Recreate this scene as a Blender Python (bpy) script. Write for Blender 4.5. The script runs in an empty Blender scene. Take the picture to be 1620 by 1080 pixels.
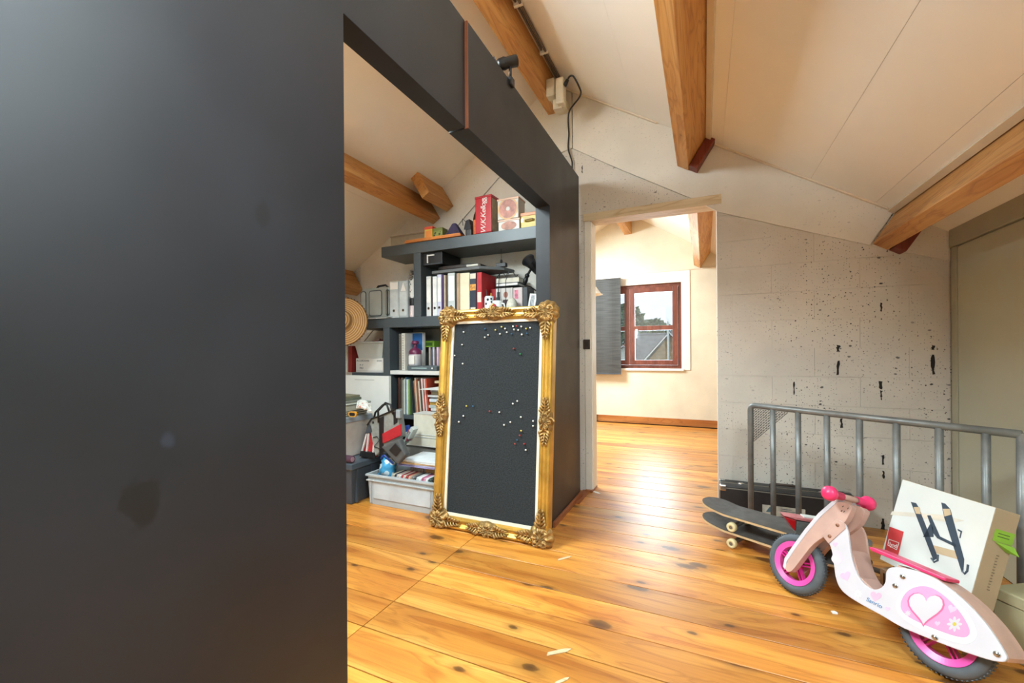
import bpy, bmesh, math, random
from mathutils import Vector, Matrix
random.seed(7)
S = bpy.context.scene
COL = S.collection
PI = math.pi
# ------------------------------------------------------------------ camera
H = 1.10; FPX = 669.54; CXP = 810.0; CYP = 558.69
YAW = math.radians(24.406); ROLL = math.radians(.37637)
_f = Vector((-math.sin(YAW), math.cos(YAW), 0)); _r0 = Vector((math.cos(YAW), math.sin(YAW), 0)); _d0 = Vector((0, 0, -1))
_r = _r0*math.cos(ROLL)+_d0*math.sin(ROLL); _d = -_r0*math.sin(ROLL)+_d0*math.cos(ROLL)
CO = Vector((0, 0, H))
cam = bpy.data.cameras.new('camera'); camo = bpy.data.objects.new('camera', cam); COL.objects.link(camo)
cam.sensor_width = 36; cam.lens = FPX/1620*36; cam.shift_y = (CYP-540)/1620; cam.clip_start = .02; cam.clip_end = 400
camo.matrix_world = Matrix(((_r.x, -_d.x, -_f.x, 0), (_r.y, -_d.y, -_f.y, 0), (_r.z, -_d.z, -_f.z, H), (0, 0, 0, 1)))
S.camera = camo
# ------------------------------------------------------------------ world, light, exposure
S.view_settings.view_transform = 'Standard'; S.view_settings.look = 'None'
S.view_settings.exposure = 1.7; S.view_settings.gamma = 1.0; S.view_settings.use_curve_mapping = False
wd = bpy.data.worlds.new('sky'); S.world = wd; wd.use_nodes = True
bg = wd.node_tree.nodes['Background']; bg.inputs[0].default_value = (.90, .95, 1.0, 1); bg.inputs[1].default_value = .35

def area(name, loc, rot, sx, sy, power, col):
    l = bpy.data.lights.new(name, 'AREA'); l.shape = 'RECTANGLE'; l.size = sx; l.size_y = sy; l.energy = power; l.color = col
    o = bpy.data.objects.new(name, l); COL.objects.link(o); o.location = loc; o.rotation_euler = rot
    return o
YR = -2.4      # rear gable wall
YB = 3.32      # block wall with the doorway
YF = 6.80      # far gable wall
RX, RZ, SL = -1.12, 3.319, .622   # ridge and roof slope
def roofz(x): return RZ-SL*abs(x-RX)
DAY = (.77, .93, 1.0)
# daylight falling in through the windows of the rear gable, the rear and far skylights and the far window
area('daylight_rear_window', (.35, YR-.04, 1.35), (PI/2, 0, PI), 1.5, 1.2, 330, DAY)
area('daylight_bay_window', (-2.2, YR-.04, 1.35), (PI/2, 0, PI), 1.5, 1.2, 480, DAY)
SKA = math.atan(SL)
area('daylight_skylight_rear', (.55, .05, roofz(.55)+.10), (0, SKA, 0), .9, 1.2, 34, DAY)
area('bay_fill_light', (-2.2, .9, roofz(-2.2)+.10), (0, -SKA, 0), .8, 1.1, 55, DAY)  # added fill above an unseen roof opening, brightens the bay
area('daylight_skylight_far', (-2.35, 5.3, roofz(-2.35)+.10), (0, -SKA, 0), .9, 1.2, 68, (.80, .93, 1))
area('daylight_far_window', (-.75, YF+1.0, 1.7), (-PI/2, 0, 0), 1.8, 1.8, 60, DAY)

# ------------------------------------------------------------------ helpers
def PX(px, py, ax, val):
    v = _r*((px-CXP)/FPX)+_d*((py-CYP)/FPX)+_f
    return CO+v*((val-CO[ax])/v[ax])
def PD(px, py, depth):
    return CO+(_r*((px-CXP)/FPX)+_d*((py-CYP)/FPX)+_f)*depth
def PPL(px, py, p0, n):
    v = _r*((px-CXP)/FPX)+_d*((py-CYP)/FPX)+_f
    return CO+v*((p0-CO).dot(n)/v.dot(n))

WM = {}
def tag(o, label, cat, group=None):
    o['label'] = label; o['category'] = cat
    if group: o['group'] = group
    return o
def thing(name, label, cat, loc=(0, 0, 0), rotz=0., group=None, mat=None):
    o = bpy.data.objects.new(name, None); COL.objects.link(o); o.empty_display_size = .05
    m = mat if mat is not None else Matrix.Translation(Vector(loc)) @ Matrix.Rotation(rotz, 4, 'Z')
    o.matrix_world = m; WM[o.name] = m
    return tag(o, label, cat, group)
def frame_m(o, x, y, z):
    return Matrix(((x[0], y[0], z[0], o[0]), (x[1], y[1], z[1], o[1]), (x[2], y[2], z[2], o[2]), (0, 0, 0, 1)))

class MB:
    def __init__(s): s.v = []; s.f = []
    def add(s, vs, fs, M=None):
        b = len(s.v)
        s.v += [(M @ Vector(p)) if M is not None else Vector(p) for p in vs]
        s.f += [tuple(i+b for i in f) for f in fs]; return s
    def box(s, x0, x1, y0, y1, z0, z1, M=None):
        return s.add([(x0,y0,z0),(x1,y0,z0),(x1,y1,z0),(x0,y1,z0),(x0,y0,z1),(x1,y0,z1),(x1,y1,z1),(x0,y1,z1)],
                     [(3,2,1,0),(4,5,6,7),(0,1,5,4),(1,2,6,5),(2,3,7,6),(3,0,4,7)], M)
    def hexa(s, pts): # 4 front (ccw seen from front) + 4 back
        return s.add(pts, [(0,1,2,3),(7,6,5,4),(1,0,4,5),(2,1,5,6),(3,2,6,7),(0,3,7,4)])
    def prism(s, pts, M, d0, d1): # polygon in local xy, extruded along local z
        n = len(pts)
        vs = [(p[0], p[1], d1) for p in pts]+[(p[0], p[1], d0) for p in pts]
        return s.add(vs, [tuple(range(n)), tuple(range(2*n-1, n-1, -1))]+[(i, n+i, n+(i+1) % n, (i+1) % n) for i in range(n)], M)
    def tube(s, path, r, n=8, cap=True, M=None, closed=False):
        P = [Vector(p) for p in path]; m = len(P); rr = r if isinstance(r, (list, tuple)) else [r]*m
        vs = []; up = None
        for i in range(m):
            a = P[(i-1) % m] if (closed or i > 0) else P[i]; b = P[(i+1) % m] if (closed or i < m-1) else P[i]
            t = (b-a)
            if t.length < 1e-9: t = Vector((0, 0, 1))
            t.normalize()
            if up is None: up = t.orthogonal().normalized()
            else:
                up = up-t*up.dot(t)
                up = up.normalized() if up.length > 1e-6 else t.orthogonal().normalized()
            w = t.cross(up)
            for k in range(n):
                a_ = 2*PI*k/n; vs.append(P[i]+(up*math.cos(a_)+w*math.sin(a_))*rr[i])
        fs = []
        for i in range(m if closed else m-1):
            j = (i+1) % m
            for k in range(n):
                k2 = (k+1) % n; fs.append((i*n+k, i*n+k2, j*n+k2, j*n+k))
        if cap and not closed:
            fs.append(tuple(range(n-1, -1, -1))); fs.append(tuple((m-1)*n+k for k in range(n)))
        return s.add(vs, fs, M)
    def lathe(s, prof, n=24, M=None, a0=0., a1=2*PI):
        full = abs(a1-a0-2*PI) < 1e-6; m = len(prof); vs = []; cnt = n if full else n+1
        for k in range(cnt):
            a = a0+(a1-a0)*k/n
            for (r, z) in prof: vs.append((r*math.cos(a), r*math.sin(a), z))
        fs = []
        for k in range(n):
            k2 = (k+1) % cnt
            for i in range(m-1): fs.append((k*m+i, k2*m+i, k2*m+i+1, k*m+i+1))
        return s.add(vs, fs, M)
    def sphere(s, c, r, n=10, m=6, sc=(1, 1, 1), M=None):
        pr = [(max(1e-5, math.sin(PI*i/m))*r, -math.cos(PI*i/m)*r) for i in range(m+1)]
        T = Matrix.Translation(Vector(c)) @ Matrix.Diagonal((sc[0], sc[1], sc[2], 1))
        return s.lathe(pr, n, (M @ T) if M is not None else T)
    def build(s, name, mat, parent=None, local=False, smooth=False, bev=0., seg=2, structure=False, label=None, kind=None, base=None):
        me = bpy.data.meshes.new(name)
        if parent is not None and not local:
            inv = WM[parent.name].inverted(); vs = [inv @ p for p in s.v]; org = None
        elif parent is None and not local:
            if base is not None: org = Vector(base)
            else:
                xs = [p.x for p in s.v]; ys = [p.y for p in s.v]; zs = [p.z for p in s.v]
                org = Vector(((min(xs)+max(xs))/2, (min(ys)+max(ys))/2, min(zs)))
            vs = [p-org for p in s.v]
        else: vs = s.v; org = None
        me.from_pydata([tuple(p) for p in vs], [], s.f)
        bm = bmesh.new(); bm.from_mesh(me); bmesh.ops.recalc_face_normals(bm, faces=bm.faces); bm.to_mesh(me); bm.free()
        me.materials.append(mat)
        if smooth:
            for p in me.polygons: p.use_smooth = True
        o = bpy.data.objects.new(name, me); COL.objects.link(o)
        if parent is not None:
            o.parent = parent; WM[o.name] = WM[parent.name]
        elif org is not None:
            o.location = org; WM[o.name] = Matrix.Translation(org)
        else: WM[o.name] = Matrix.Identity(4)
        if bev > 0:
            b = o.modifiers.new('edge', 'BEVEL'); b.width = bev; b.segments = seg; b.limit_method = 'ANGLE'; b.angle_limit = .7
        if structure: o['kind'] = 'structure'
        if kind: o['kind'] = kind
        if label: o['label'] = label
        return o
def sub(name, mb, mat, part, **k):
    """a sub-part: its parent is a part whose local frame equals its thing's frame"""
    return mb.build(name, mat, part, **k)
def copy_part(src, parent, loc=None):
    c = src.copy(); COL.objects.link(c); c.parent = parent
    if loc is not None: c.location = loc
    return c
def text_mesh(txt, size, extr=.0004, shear=0., align='CENTER', space=1.):
    cu = bpy.data.curves.new('lettering', 'FONT'); cu.body = txt; cu.size = size; cu.extrude = extr; cu.shear = shear
    cu.align_x = align; cu.align_y = 'CENTER'; cu.space_character = space; cu.resolution_u = 3
    o = bpy.data.objects.new('lettering_tmp', cu); COL.objects.link(o)
    dg = bpy.context.evaluated_depsgraph_get(); me = bpy.data.meshes.new_from_object(o.evaluated_get(dg))
    vs = [tuple(v.co) for v in me.vertices]; fs = [tuple(p.vertices) for p in me.polygons]
    bpy.data.objects.remove(o); bpy.data.curves.remove(cu); bpy.data.meshes.remove(me)
    return vs, fs

# ------------------------------------------------------------------ materials
def srgb(r, g, b):
    c = lambda u: (u/255/12.92) if u/255 <= .04045 else ((u/255+.055)/1.055)**2.4
    return (c(r), c(g), c(b), 1)
MATS = {}
def nt(m): return m.node_tree.nodes, m.node_tree.links
def new(name):
    m = bpy.data.materials.new(name); m.use_nodes = True; return m
def bsdf(m): return m.node_tree.nodes['Principled BSDF']
def plain(name, col, rough=.6, metal=0., var=.12, scale=8., bump=0., spec=.5, bscale=None, coat=0.):
    """a colour with a soft procedural mottling"""
    if name in MATS: return MATS[name]
    m = new(name); N, L = nt(m); b = bsdf(m); c = srgb(*col)
    tc = N.new('ShaderNodeTexCoord'); no = N.new('ShaderNodeTexNoise'); no.inputs['Scale'].default_value = scale; no.inputs['Detail'].default_value = 4
    L.new(tc.outputs['Object'], no.inputs['Vector'])
    rp = N.new('ShaderNodeValToRGB'); rp.color_ramp.elements[0].position = .3; rp.color_ramp.elements[1].position = .7
    rp.color_ramp.elements[0].color = tuple(x*(1-var) for x in c[:3])+(1,); rp.color_ramp.elements[1].color = tuple(min(1, x*(1+var)) for x in c[:3])+(1,)
    L.new(no.outputs['Fac'], rp.inputs['Fac']); L.new(rp.outputs['Color'], b.inputs['Base Color'])
    b.inputs['Roughness'].default_value = rough; b.inputs['Metallic'].default_value = metal; b.inputs['Specular IOR Level'].default_value = spec
    if coat: b.inputs['Coat Weight'].default_value = coat; b.inputs['Coat Roughness'].default_value = .08
    if bump:
        n2 = N.new('ShaderNodeTexNoise'); n2.inputs['Scale'].default_value = bscale or scale*6; n2.inputs['Detail'].default_value = 3
        L.new(tc.outputs['Object'], n2.inputs['Vector'])
        bp = N.new('ShaderNodeBump'); bp.inputs['Strength'].default_value = bump; bp.inputs['Distance'].default_value = .004
        L.new(n2.outputs['Fac'], bp.inputs['Height']); L.new(bp.outputs['Normal'], b.inputs['Normal'])
    MATS[name] = m; return m
def mixc(N, L, fac, a, bcol, blend='MIX'):
    mx = N.new('ShaderNodeMix'); mx.data_type = 'RGBA'; mx.blend_type = blend
    if hasattr(fac, 'is_linked') or hasattr(fac, 'links'): L.new(fac, mx.inputs[0])
    else: mx.inputs[0].default_value = fac
    for s, i in ((a, 6), (bcol, 7)):
        if hasattr(s, 'links'): L.new(s, mx.inputs[i])
        else: mx.inputs[i].default_value = s
    return mx.outputs[2]
def ramp(N, L, src, stops):
    r = N.new('ShaderNodeValToRGB'); e = r.color_ramp.elements
    while len(e) < len(stops): e.new(.5)
    for el, (p, c) in zip(e, stops): el.position = p; el.color = c if len(c) == 4 else (*c, 1)
    L.new(src, r.inputs['Fac']); return r.outputs['Color']
BW0, BW1 = (0, 0, 0, 1), (1, 1, 1, 1)
def wood(name, light, mid, dark, axis='X', rough=.35, knots=.9, kx=1.6, ky=5.5, rnd=.35, coat=0., grain=1., knotcol=(70, 38, 14)):
    if name in MATS: return MATS[name]
    m = new(name); N, L = nt(m); b = bsdf(m)
    tc = N.new('ShaderNodeTexCoord'); oi = N.new('ShaderNodeObjectInfo')
    of = N.new('ShaderNodeVectorMath'); of.operation = 'MULTIPLY_ADD'
    sc = N.new('ShaderNodeVectorMath'); sc.operation = 'SCALE'; sc.inputs[0].default_value = (31.7, 17.3, 9.1); L.new(oi.outputs['Random'], sc.inputs['Scale'])
    ad = N.new('ShaderNodeVectorMath'); ad.operation = 'ADD'; L.new(tc.outputs['Object'], ad.inputs[0]); L.new(sc.outputs[0], ad.inputs[1])
    mp = N.new('ShaderNodeMapping'); L.new(ad.outputs[0], mp.inputs['Vector'])
    lo, hi = 1.1*grain, 9.*grain
    mp.inputs['Scale'].default_value = {'X': (lo, hi, hi), 'Y': (hi, lo, hi), 'Z': (hi, hi, lo)}[axis]
    n1 = N.new('ShaderNodeTexNoise'); n1.inputs['Scale'].default_value = 1.; n1.inputs['Detail'].default_value = 3; n1.inputs['Distortion'].default_value = .6
    L.new(mp.outputs[0], n1.inputs['Vector'])
    wv = N.new('ShaderNodeMath'); wv.operation = 'MULTIPLY'; wv.inputs[1].default_value = 9; L.new(n1.outputs['Fac'], wv.inputs[0])
    fr = N.new('ShaderNodeMath'); fr.operation = 'FRACT'; L.new(wv.outputs[0], fr.inputs[0])
    base = ramp(N, L, n1.outputs['Fac'], [(.3, srgb(*light)), (.5, srgb(*mid)), (.72, srgb(*dark))])
    ring = ramp(N, L, fr.outputs[0], [(0., (.58, .44, .32, 1)), (.14, BW1), (.72, BW1), (1., (.66, .53, .4, 1))])
    c = mixc(N, L, .6, base, ring, 'MULTIPLY')
    # fine fibre
    m2 = N.new('ShaderNodeMapping'); L.new(ad.outputs[0], m2.inputs['Vector'])
    m2.inputs['Scale'].default_value = {'X': (4, 130, 130), 'Y': (130, 4, 130), 'Z': (130, 130, 4)}[axis]
    n2 = N.new('ShaderNodeTexNoise'); n2.inputs['Scale'].default_value = 1; n2.inputs['Detail'].default_value = 2; L.new(m2.outputs[0], n2.inputs['Vector'])
    c = mixc(N, L, .35, c, ramp(N, L, n2.outputs['Fac'], [(.3, (.7, .62, .52, 1)), (.6, BW1)]), 'MULTIPLY')
    # knots
    m3 = N.new('ShaderNodeMapping'); L.new(ad.outputs[0], m3.inputs['Vector'])
    m3.inputs['Scale'].default_value = {'X': (kx, ky, 1.), 'Y': (ky, kx, ky), 'Z': (ky, ky, kx)}[axis]
    vo = N.new('ShaderNodeTexVoronoi'); vo.inputs['Scale'].default_value = 1.; vo.inputs['Randomness'].default_value = 1.; vo.voronoi_dimensions = '2D' if axis == 'X' else '3D'; L.new(m3.outputs[0], vo.inputs['Vector'])
    nz = N.new('ShaderNodeTexNoise'); nz.inputs['Scale'].default_value = 22.; L.new(ad.outputs[0], nz.inputs['Vector'])
    vs_ = N.new('ShaderNodeSeparateColor'); L.new(vo.outputs['Color'], vs_.inputs[0])
    sz = N.new('ShaderNodeMapRange'); sz.inputs['To Min'].default_value = .65; sz.inputs['To Max'].default_value = 2.3; L.new(vs_.outputs[0], sz.inputs['Value'])
    dv = N.new('ShaderNodeMath'); dv.operation = 'MULTIPLY'; L.new(vo.outputs['Distance'], dv.inputs[0]); L.new(sz.outputs[0], dv.inputs[1])
    dd = N.new('ShaderNodeMath'); dd.operation = 'MULTIPLY_ADD'; dd.inputs[1].default_value = .09; L.new(nz.outputs['Fac'], dd.inputs[0]); L.new(dv.outputs[0], dd.inputs[2])
    kn = ramp(N, L, dd.outputs[0], [(.05, BW1), (.11, (.85, .85, .85, 1)), (.135, (.35, .35, .35, 1)), (.26, BW0)])
    km = N.new('ShaderNodeMath'); km.operation = 'MULTIPLY'; km.inputs[1].default_value = knots; L.new(kn, km.inputs[0])
    c = mixc(N, L, km.outputs[0], c, srgb(*knotcol))
    # board to board difference
    hv = N.new('ShaderNodeHueSaturation')
    mr = N.new('ShaderNodeMapRange'); mr.inputs['To Min'].default_value = 1-rnd; mr.inputs['To Max'].default_value = 1+rnd*.6; L.new(oi.outputs['Random'], mr.inputs['Value'])
    L.new(mr.outputs[0], hv.inputs['Value']); L.new(c, hv.inputs['Color'])
    L.new(hv.outputs['Color'], b.inputs['Base Color'])
    rr = ramp(N, L, n2.outputs['Fac'], [(.2, (rough*1.25,)*3), (.8, (rough*.8,)*3)]); L.new(rr, b.inputs['Roughness'])
    if coat: b.inputs['Coat Weight'].default_value = coat; b.inputs['Coat Roughness'].default_value = .34
    bp = N.new('ShaderNodeBump'); bp.inputs['Strength'].default_value = .12; bp.inputs['Distance'].default_value = .002; L.new(n2.outputs['Fac'], bp.inputs['Height']); L.new(bp.outputs['Normal'], b.inputs['Normal'])
    MATS[name] = m; return m
def pitted(name, col, pits=1., rough=.75, bump=.35):
    """white paint over porous concrete block: dark pin holes and a rough skin"""
    if name in MATS: return MATS[name]
    m = new(name); N, L = nt(m); b = bsdf(m)
    ge = N.new('ShaderNodeNewGeometry')
    se = N.new('ShaderNodeSeparateXYZ'); L.new(ge.outputs['Position'], se.inputs[0]); cb = N.new('ShaderNodeCombineXYZ'); L.new(se.outputs[0], cb.inputs[0]); L.new(se.outputs[2], cb.inputs[1]); flat = cb.outputs[0]
    n0 = N.new('ShaderNodeTexNoise'); n0.inputs['Scale'].default_value = 2.2; n0.inputs['Detail'].default_value = 5; L.new(ge.outputs['Position'], n0.inputs['Vector'])
    c = srgb(*col); c0 = ramp(N, L, n0.outputs['Fac'], [(.3, tuple(x*.88 for x in c[:3])), (.65, tuple(min(1, x*1.05) for x in c[:3]))])
    cl = ramp(N, L, n0.outputs['Fac'], [(.40, (.15, .15, .15, 1)), (.58, BW1)])
    masks = []
    for sc, th, el in ((34., .12, (1, 1, 1.0)), (13., .10, (1, 1.6, 1)), (70., .15, (1, 1, 1))):
        mp = N.new('ShaderNodeMapping'); mp.inputs['Scale'].default_value = el; L.new(flat, mp.inputs['Vector'])
        v = N.new('ShaderNodeTexVoronoi'); v.voronoi_dimensions = '2D'; v.inputs['Scale'].default_value = sc; L.new(mp.outputs[0], v.inputs['Vector'])
        nn = N.new('ShaderNodeTexNoise'); nn.inputs['Scale'].default_value = sc*1.7; L.new(mp.outputs[0], nn.inputs['Vector'])
        su = N.new('ShaderNodeMath'); su.operation = 'MULTIPLY_ADD'; su.inputs[1].default_value = .45; L.new(nn.outputs['Fac'], su.inputs[0]); L.new(v.outputs['Distance'], su.inputs[2])
        # only some cells carry a hole
        sp = N.new('ShaderNodeSeparateColor'); L.new(v.outputs['Color'], sp.inputs[0])
        gt = N.new('ShaderNodeMath'); gt.operation = 'GREATER_THAN'; gt.inputs[1].default_value = {34.: .72, 13.: .84, 70.: .74}[sc]; L.new(sp.outputs[0], gt.inputs[0])
        k = ramp(N, L, su.outputs[0], [(th+.17, BW1), (th+.23, BW0)])
        a = N.new('ShaderNodeMath'); a.operation = 'MULTIPLY'; L.new(k, a.inputs[0]); L.new(gt.outputs[0], a.inputs[1])
        masks.append(a.outputs[0])
    mx = masks[0]
    for q in masks[1:]:
        a = N.new('ShaderNodeMath'); a.operation = 'MAXIMUM'; L.new(mx, a.inputs[0]); L.new(q, a.inputs[1]); mx = a.outputs[0]
    a = N.new('ShaderNodeMath'); a.operation = 'MULTIPLY'; L.new(mx, a.inputs[0]); L.new(cl, a.inputs[1])
    a2 = N.new('ShaderNodeMath'); a2.operation = 'MULTIPLY'; a2.inputs[1].default_value = pits; L.new(a.outputs[0], a2.inputs[0])
    L.new(mixc(N, L, a2.outputs[0], c0, (.035, .03, .028, 1)), b.inputs['Base Color']); b.inputs['Roughness'].default_value = rough; b.inputs['Specular IOR Level'].default_value = .3
    nb = N.new('ShaderNodeTexNoise'); nb.inputs['Scale'].default_value = 55; nb.inputs['Detail'].default_value = 3; L.new(ge.outputs['Position'], nb.inputs['Vector'])
    bp = N.new('ShaderNodeBump'); bp.inputs['Strength'].default_value = bump; bp.inputs['Distance'].default_value = .004; L.new(nb.outputs['Fac'], bp.inputs['Height']); L.new(bp.outputs['Normal'], b.inputs['Normal'])
    MATS[name] = m; return m
def black_panel():
    m = new('black_laminate'); N, L = nt(m); b = bsdf(m)
    ge = N.new('ShaderNodeNewGeometry')
    n0 = N.new('ShaderNodeTexNoise'); n0.inputs['Scale'].default_value = 2.5; n0.inputs['Detail'].default_value = 5; L.new(ge.outputs['Position'], n0.inputs['Vector'])
    c = ramp(N, L, n0.outputs['Fac'], [(.3, srgb(25, 26, 29)), (.7, srgb(32, 33, 37))])
    def blot(px, py, rad, st, c, el=(1, 1, .8)):
        q = PX(px, py, 0, -.887)
        mp = N.new('ShaderNodeMapping'); mp.inputs['Location'].default_value = (-q.x, -q.y*el[1], -q.z*el[2]); mp.inputs['Scale'].default_value = el; L.new(ge.outputs['Position'], mp.inputs['Vector'])
        ln = N.new('ShaderNodeVectorMath'); ln.operation = 'LENGTH'; L.new(mp.outputs[0], ln.inputs[0])
        nz = N.new('ShaderNodeTexNoise'); nz.inputs['Scale'].default_value = 28; nz.inputs['Detail'].default_value = 3; L.new(ge.outputs['Position'], nz.inputs['Vector'])
        ad = N.new('ShaderNodeMath'); ad.operation = 'MULTIPLY_ADD'; ad.inputs[1].default_value = rad*1.6; L.new(nz.outputs['Fac'], ad.inputs[0]); L.new(ln.outputs['Value'], ad.inputs[2])
        k = ramp(N, L, ad.outputs[0], [(rad*1.5, (st,)*3), (rad*1.75, BW0)])
        return k
    k1 = blot(224, 795, .040, .8, c, (1, 1.3, .8)); k2 = blot(415, 338, .028, .55, c, (1, 1.5, .8)); k3 = blot(265, 695, .012, .25, c)
    c = mixc(N, L, k1, c, (.006, .006, .006, 1)); c = mixc(N, L, k2, c, (.008, .008, .008, 1)); c = mixc(N, L, k3, c, srgb(60, 68, 84))
    L.new(c, b.inputs['Base Color'])
    # faint scuffs change the sheen
    n1 = N.new('ShaderNodeTexNoise'); n1.inputs['Scale'].default_value = 3.; n1.inputs['Detail'].default_value = 6; L.new(ge.outputs['Position'], n1.inputs['Vector'])
    L.new(ramp(N, L, n1.outputs['Fac'], [(.3, (.38,)*3), (.75, (.5,)*3)]), b.inputs['Roughness']); b.inputs['Specular IOR Level'].default_value = .4
    MATS['black'] = m; return m
def glassy(name, tint=(.95, .98, 1), a=.12, rough=.03):
    m = new(name); N, L = nt(m); b = bsdf(m); N.remove(b)
    o = N['Material Output']; t = N.new('ShaderNodeBsdfTransparent'); t.inputs[0].default_value = (*tint, 1)
    g = N.new('ShaderNodeBsdfGlossy'); g.inputs['Roughness'].default_value = rough; g.inputs[0].default_value = (1, 1, 1, 1)
    mx = N.new('ShaderNodeMixShader'); mx.inputs[0].default_value = a; L.new(t.outputs[0], mx.inputs[1]); L.new(g.outputs[0], mx.inputs[2]); L.new(mx.outputs[0], o.inputs[0])
    MATS[name] = m; return m
def spotted(name, c1, c2, scale, th=.45, rough=.5):
    m = new(name); N, L = nt(m); b = bsdf(m); tc = N.new('ShaderNodeTexCoord')
    v = N.new('ShaderNodeTexVoronoi'); v.inputs['Scale'].default_value = scale; L.new(tc.outputs['Object'], v.inputs['Vector'])
    L.new(ramp(N, L, v.outputs['Distance'], [(th, srgb(*c1)), (th+.03, srgb(*c2))]), b.inputs['Base Color']); b.inputs['Roughness'].default_value = rough
    MATS[name] = m; return m

M_black = black_panel()
M_floor = wood('pine_floor', (226, 164, 78), (210, 140, 56), (178, 104, 36), 'X', rough=.36, knots=.92, kx=1.9, ky=3.9, rnd=.26, coat=.3)
M_beam = wood('beam_pine', (218, 168, 104), (208, 152, 84), (186, 126, 62), 'Y', rough=.5, knots=.7, kx=1.3, ky=7, rnd=.12)
M_skirt = wood('skirting_pine', (196, 130, 70), (182, 114, 56), (160, 94, 42), 'X', rough=.4, rnd=.1, kx=1.2, ky=8)
M_redwood = wood('red_brown_wood', (140, 62, 34), (122, 48, 26), (98, 36, 20), 'Z', rough=.45, knots=.2, rnd=.1)
M_stripw = wood('strip_wood', (170, 104, 60), (152, 88, 48), (128, 70, 38), 'Y', rough=.45, knots=.2, rnd=.1)
M_whitewood = wood('whitewashed_wood', (224, 206, 170), (216, 196, 158), (204, 182, 142), 'X', rough=.55, knots=.25, rnd=.05, knotcol=(170, 140, 100))
M_wall = pitted('painted_block', (208, 201, 190))
M_wallsmooth = pitted('painted_board', (222, 216, 204), pits=.25, bump=.1)
M_farwall = pitted('far_painted_board', (226, 217, 194), pits=.12, bump=.08)
M_ceil = plain('ceiling_board', (246, 243, 234), .6, var=.03, scale=1.5)
M_ceilfar = plain('far_ceiling_board', (236, 230, 216), .6, var=.02, scale=1.5)
M_trimw = plain('white_batten', (222, 210, 188), .5, var=.04)
M_green = plain('grey_green_panel', (190, 190, 168), .3, var=.05, scale=2.)
M_greentrim = plain('grey_green_batten', (174, 172, 150), .4, var=.05)
M_gap = plain('open_joint', (34, 30, 28), .9)
M_steel = plain('raw_steel', (128, 130, 128), .42, metal=.45, var=.22, scale=14)
M_mahog = wood('mahogany_frame', (136, 80, 62), (120, 66, 52), (100, 54, 42), 'Z', rough=.35, knots=0, rnd=.05, grain=2)
M_glass = glassy('window_glass', a=.06)
M_gold = plain('gilded_plaster', (198, 156, 70), .36, metal=.6, var=.22, scale=9, bump=.1)
M_goldorn = plain('antique_gilt', (162, 128, 76), .4, metal=.6, var=.45, scale=40, bump=.5, bscale=160)
M_cream = plain('cream_slip', (232, 222, 198), .5, var=.05)
M_felt = plain('black_felt', (47, 50, 52), .95, var=.4, scale=140, bump=.6, bscale=420, spec=.15)
M_shelf = plain('charcoal_laminate', (76, 84, 88), .4, var=.07, scale=4)
M_white = plain('white_paint', (232, 232, 226), .45, var=.03)
M_paper = plain('white_paper', (236, 234, 228), .7, var=.04)
M_blackp = plain('black_plastic', (28, 28, 30), .4, var=.1)
M_greyp = plain('grey_plastic', (150, 156, 158), .42, var=.04)
M_dgrey = plain('dark_grey_plastic', (66, 74, 82), .42, var=.07)
M_chrome = plain('chrome', (205, 205, 205), .18, metal=1., var=.05)

def struct(name, mb, mat, parent=None, bev=0., **k):
    o = mb.build(name, mat, parent, bev=bev, structure=(parent is None), **k); return o
def cbox(x0, x1, y0, y1, z0, z1): return MB().box(x0, x1, y0, y1, z0, z1)

# ================================================================== THE SETTING
XL, XR = -3.62, 1.315
# floor: a dark bed with every pine plank lying on it
floor = struct('floor', cbox(XL-.2, XR+.2, YR-.15, YF+.15, -.12, -.022), plain('floor_bed', (34, 20, 10), .9), base=(0, 0, -.12))
PW = .1865; Y0P = 1.495
def plank(x0, x1, y0, y1):
    key = round(x1-x0, 3)
    if key not in PLK:
        o = MB().box(-(x1-x0)/2, (x1-x0)/2, -(PW-.0048)/2, (PW-.0048)/2, 0, .022).build('plank', M_floor, floor, local=True, bev=.0008, seg=1)
        PLK[key] = o
    else: o = copy_part(PLK[key], floor)
    o.location = Vector(((x0+x1)/2, (y0+y1)/2, -.022))-WM[floor.name].translation
PLK = {}
XJ = -1.265
k = math.ceil((YR-Y0P)/PW)
while Y0P+PW*(k+1) <= YF+.001:
    a = Y0P+PW*k; b_ = a+PW
    if b_ < 2.3 and a > .2: plank(XL, XJ-.0018, a, b_); plank(XJ+.0018, XR, a, b_)
    elif a > YB: plank(XL, .9, a, b_); plank(.904, 2.6, a, b_)
    else: plank(XL, XR, a, b_)
    k += 1
# small splinters and a paper scrap lying on the boards
for (px, py, l, w, rz, nm) in ((893, 883, .045, .014, .9, 'wood'), (884, 1031, .05, .016, .7, 'wood'), (889, 1077, .03, .01, .9, 'wood'), (1320, 969, .012, .02, .3, 'paper'), (941, 778, .06, .02, -.5, 'paper')):
    q = PX(px, py, 2, 0)
    o = MB().prism([(-l, -w/2), (l*.6, -w*.6), (l, 0), (l*.5, w/2), (-l*.8, w*.45)], Matrix.Rotation(rz, 4, 'Z'), .0005, .003).build('wood_chip' if nm == 'wood' else 'paper_scrap', M_whitewood if nm == 'wood' else M_paper, local=True)
    o.location = q
    if nm == 'wood': tag(o, 'pale splinter of wood lying on the pine floor in front of the gilded board', 'wood chip', 'splinters on the floor')
    else: tag(o, 'small torn white scrap on the floor beside the toy scooter' if px > 1000 else 'white torn scrap on the floor at the foot of the doorway jamb', 'scrap')

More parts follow.
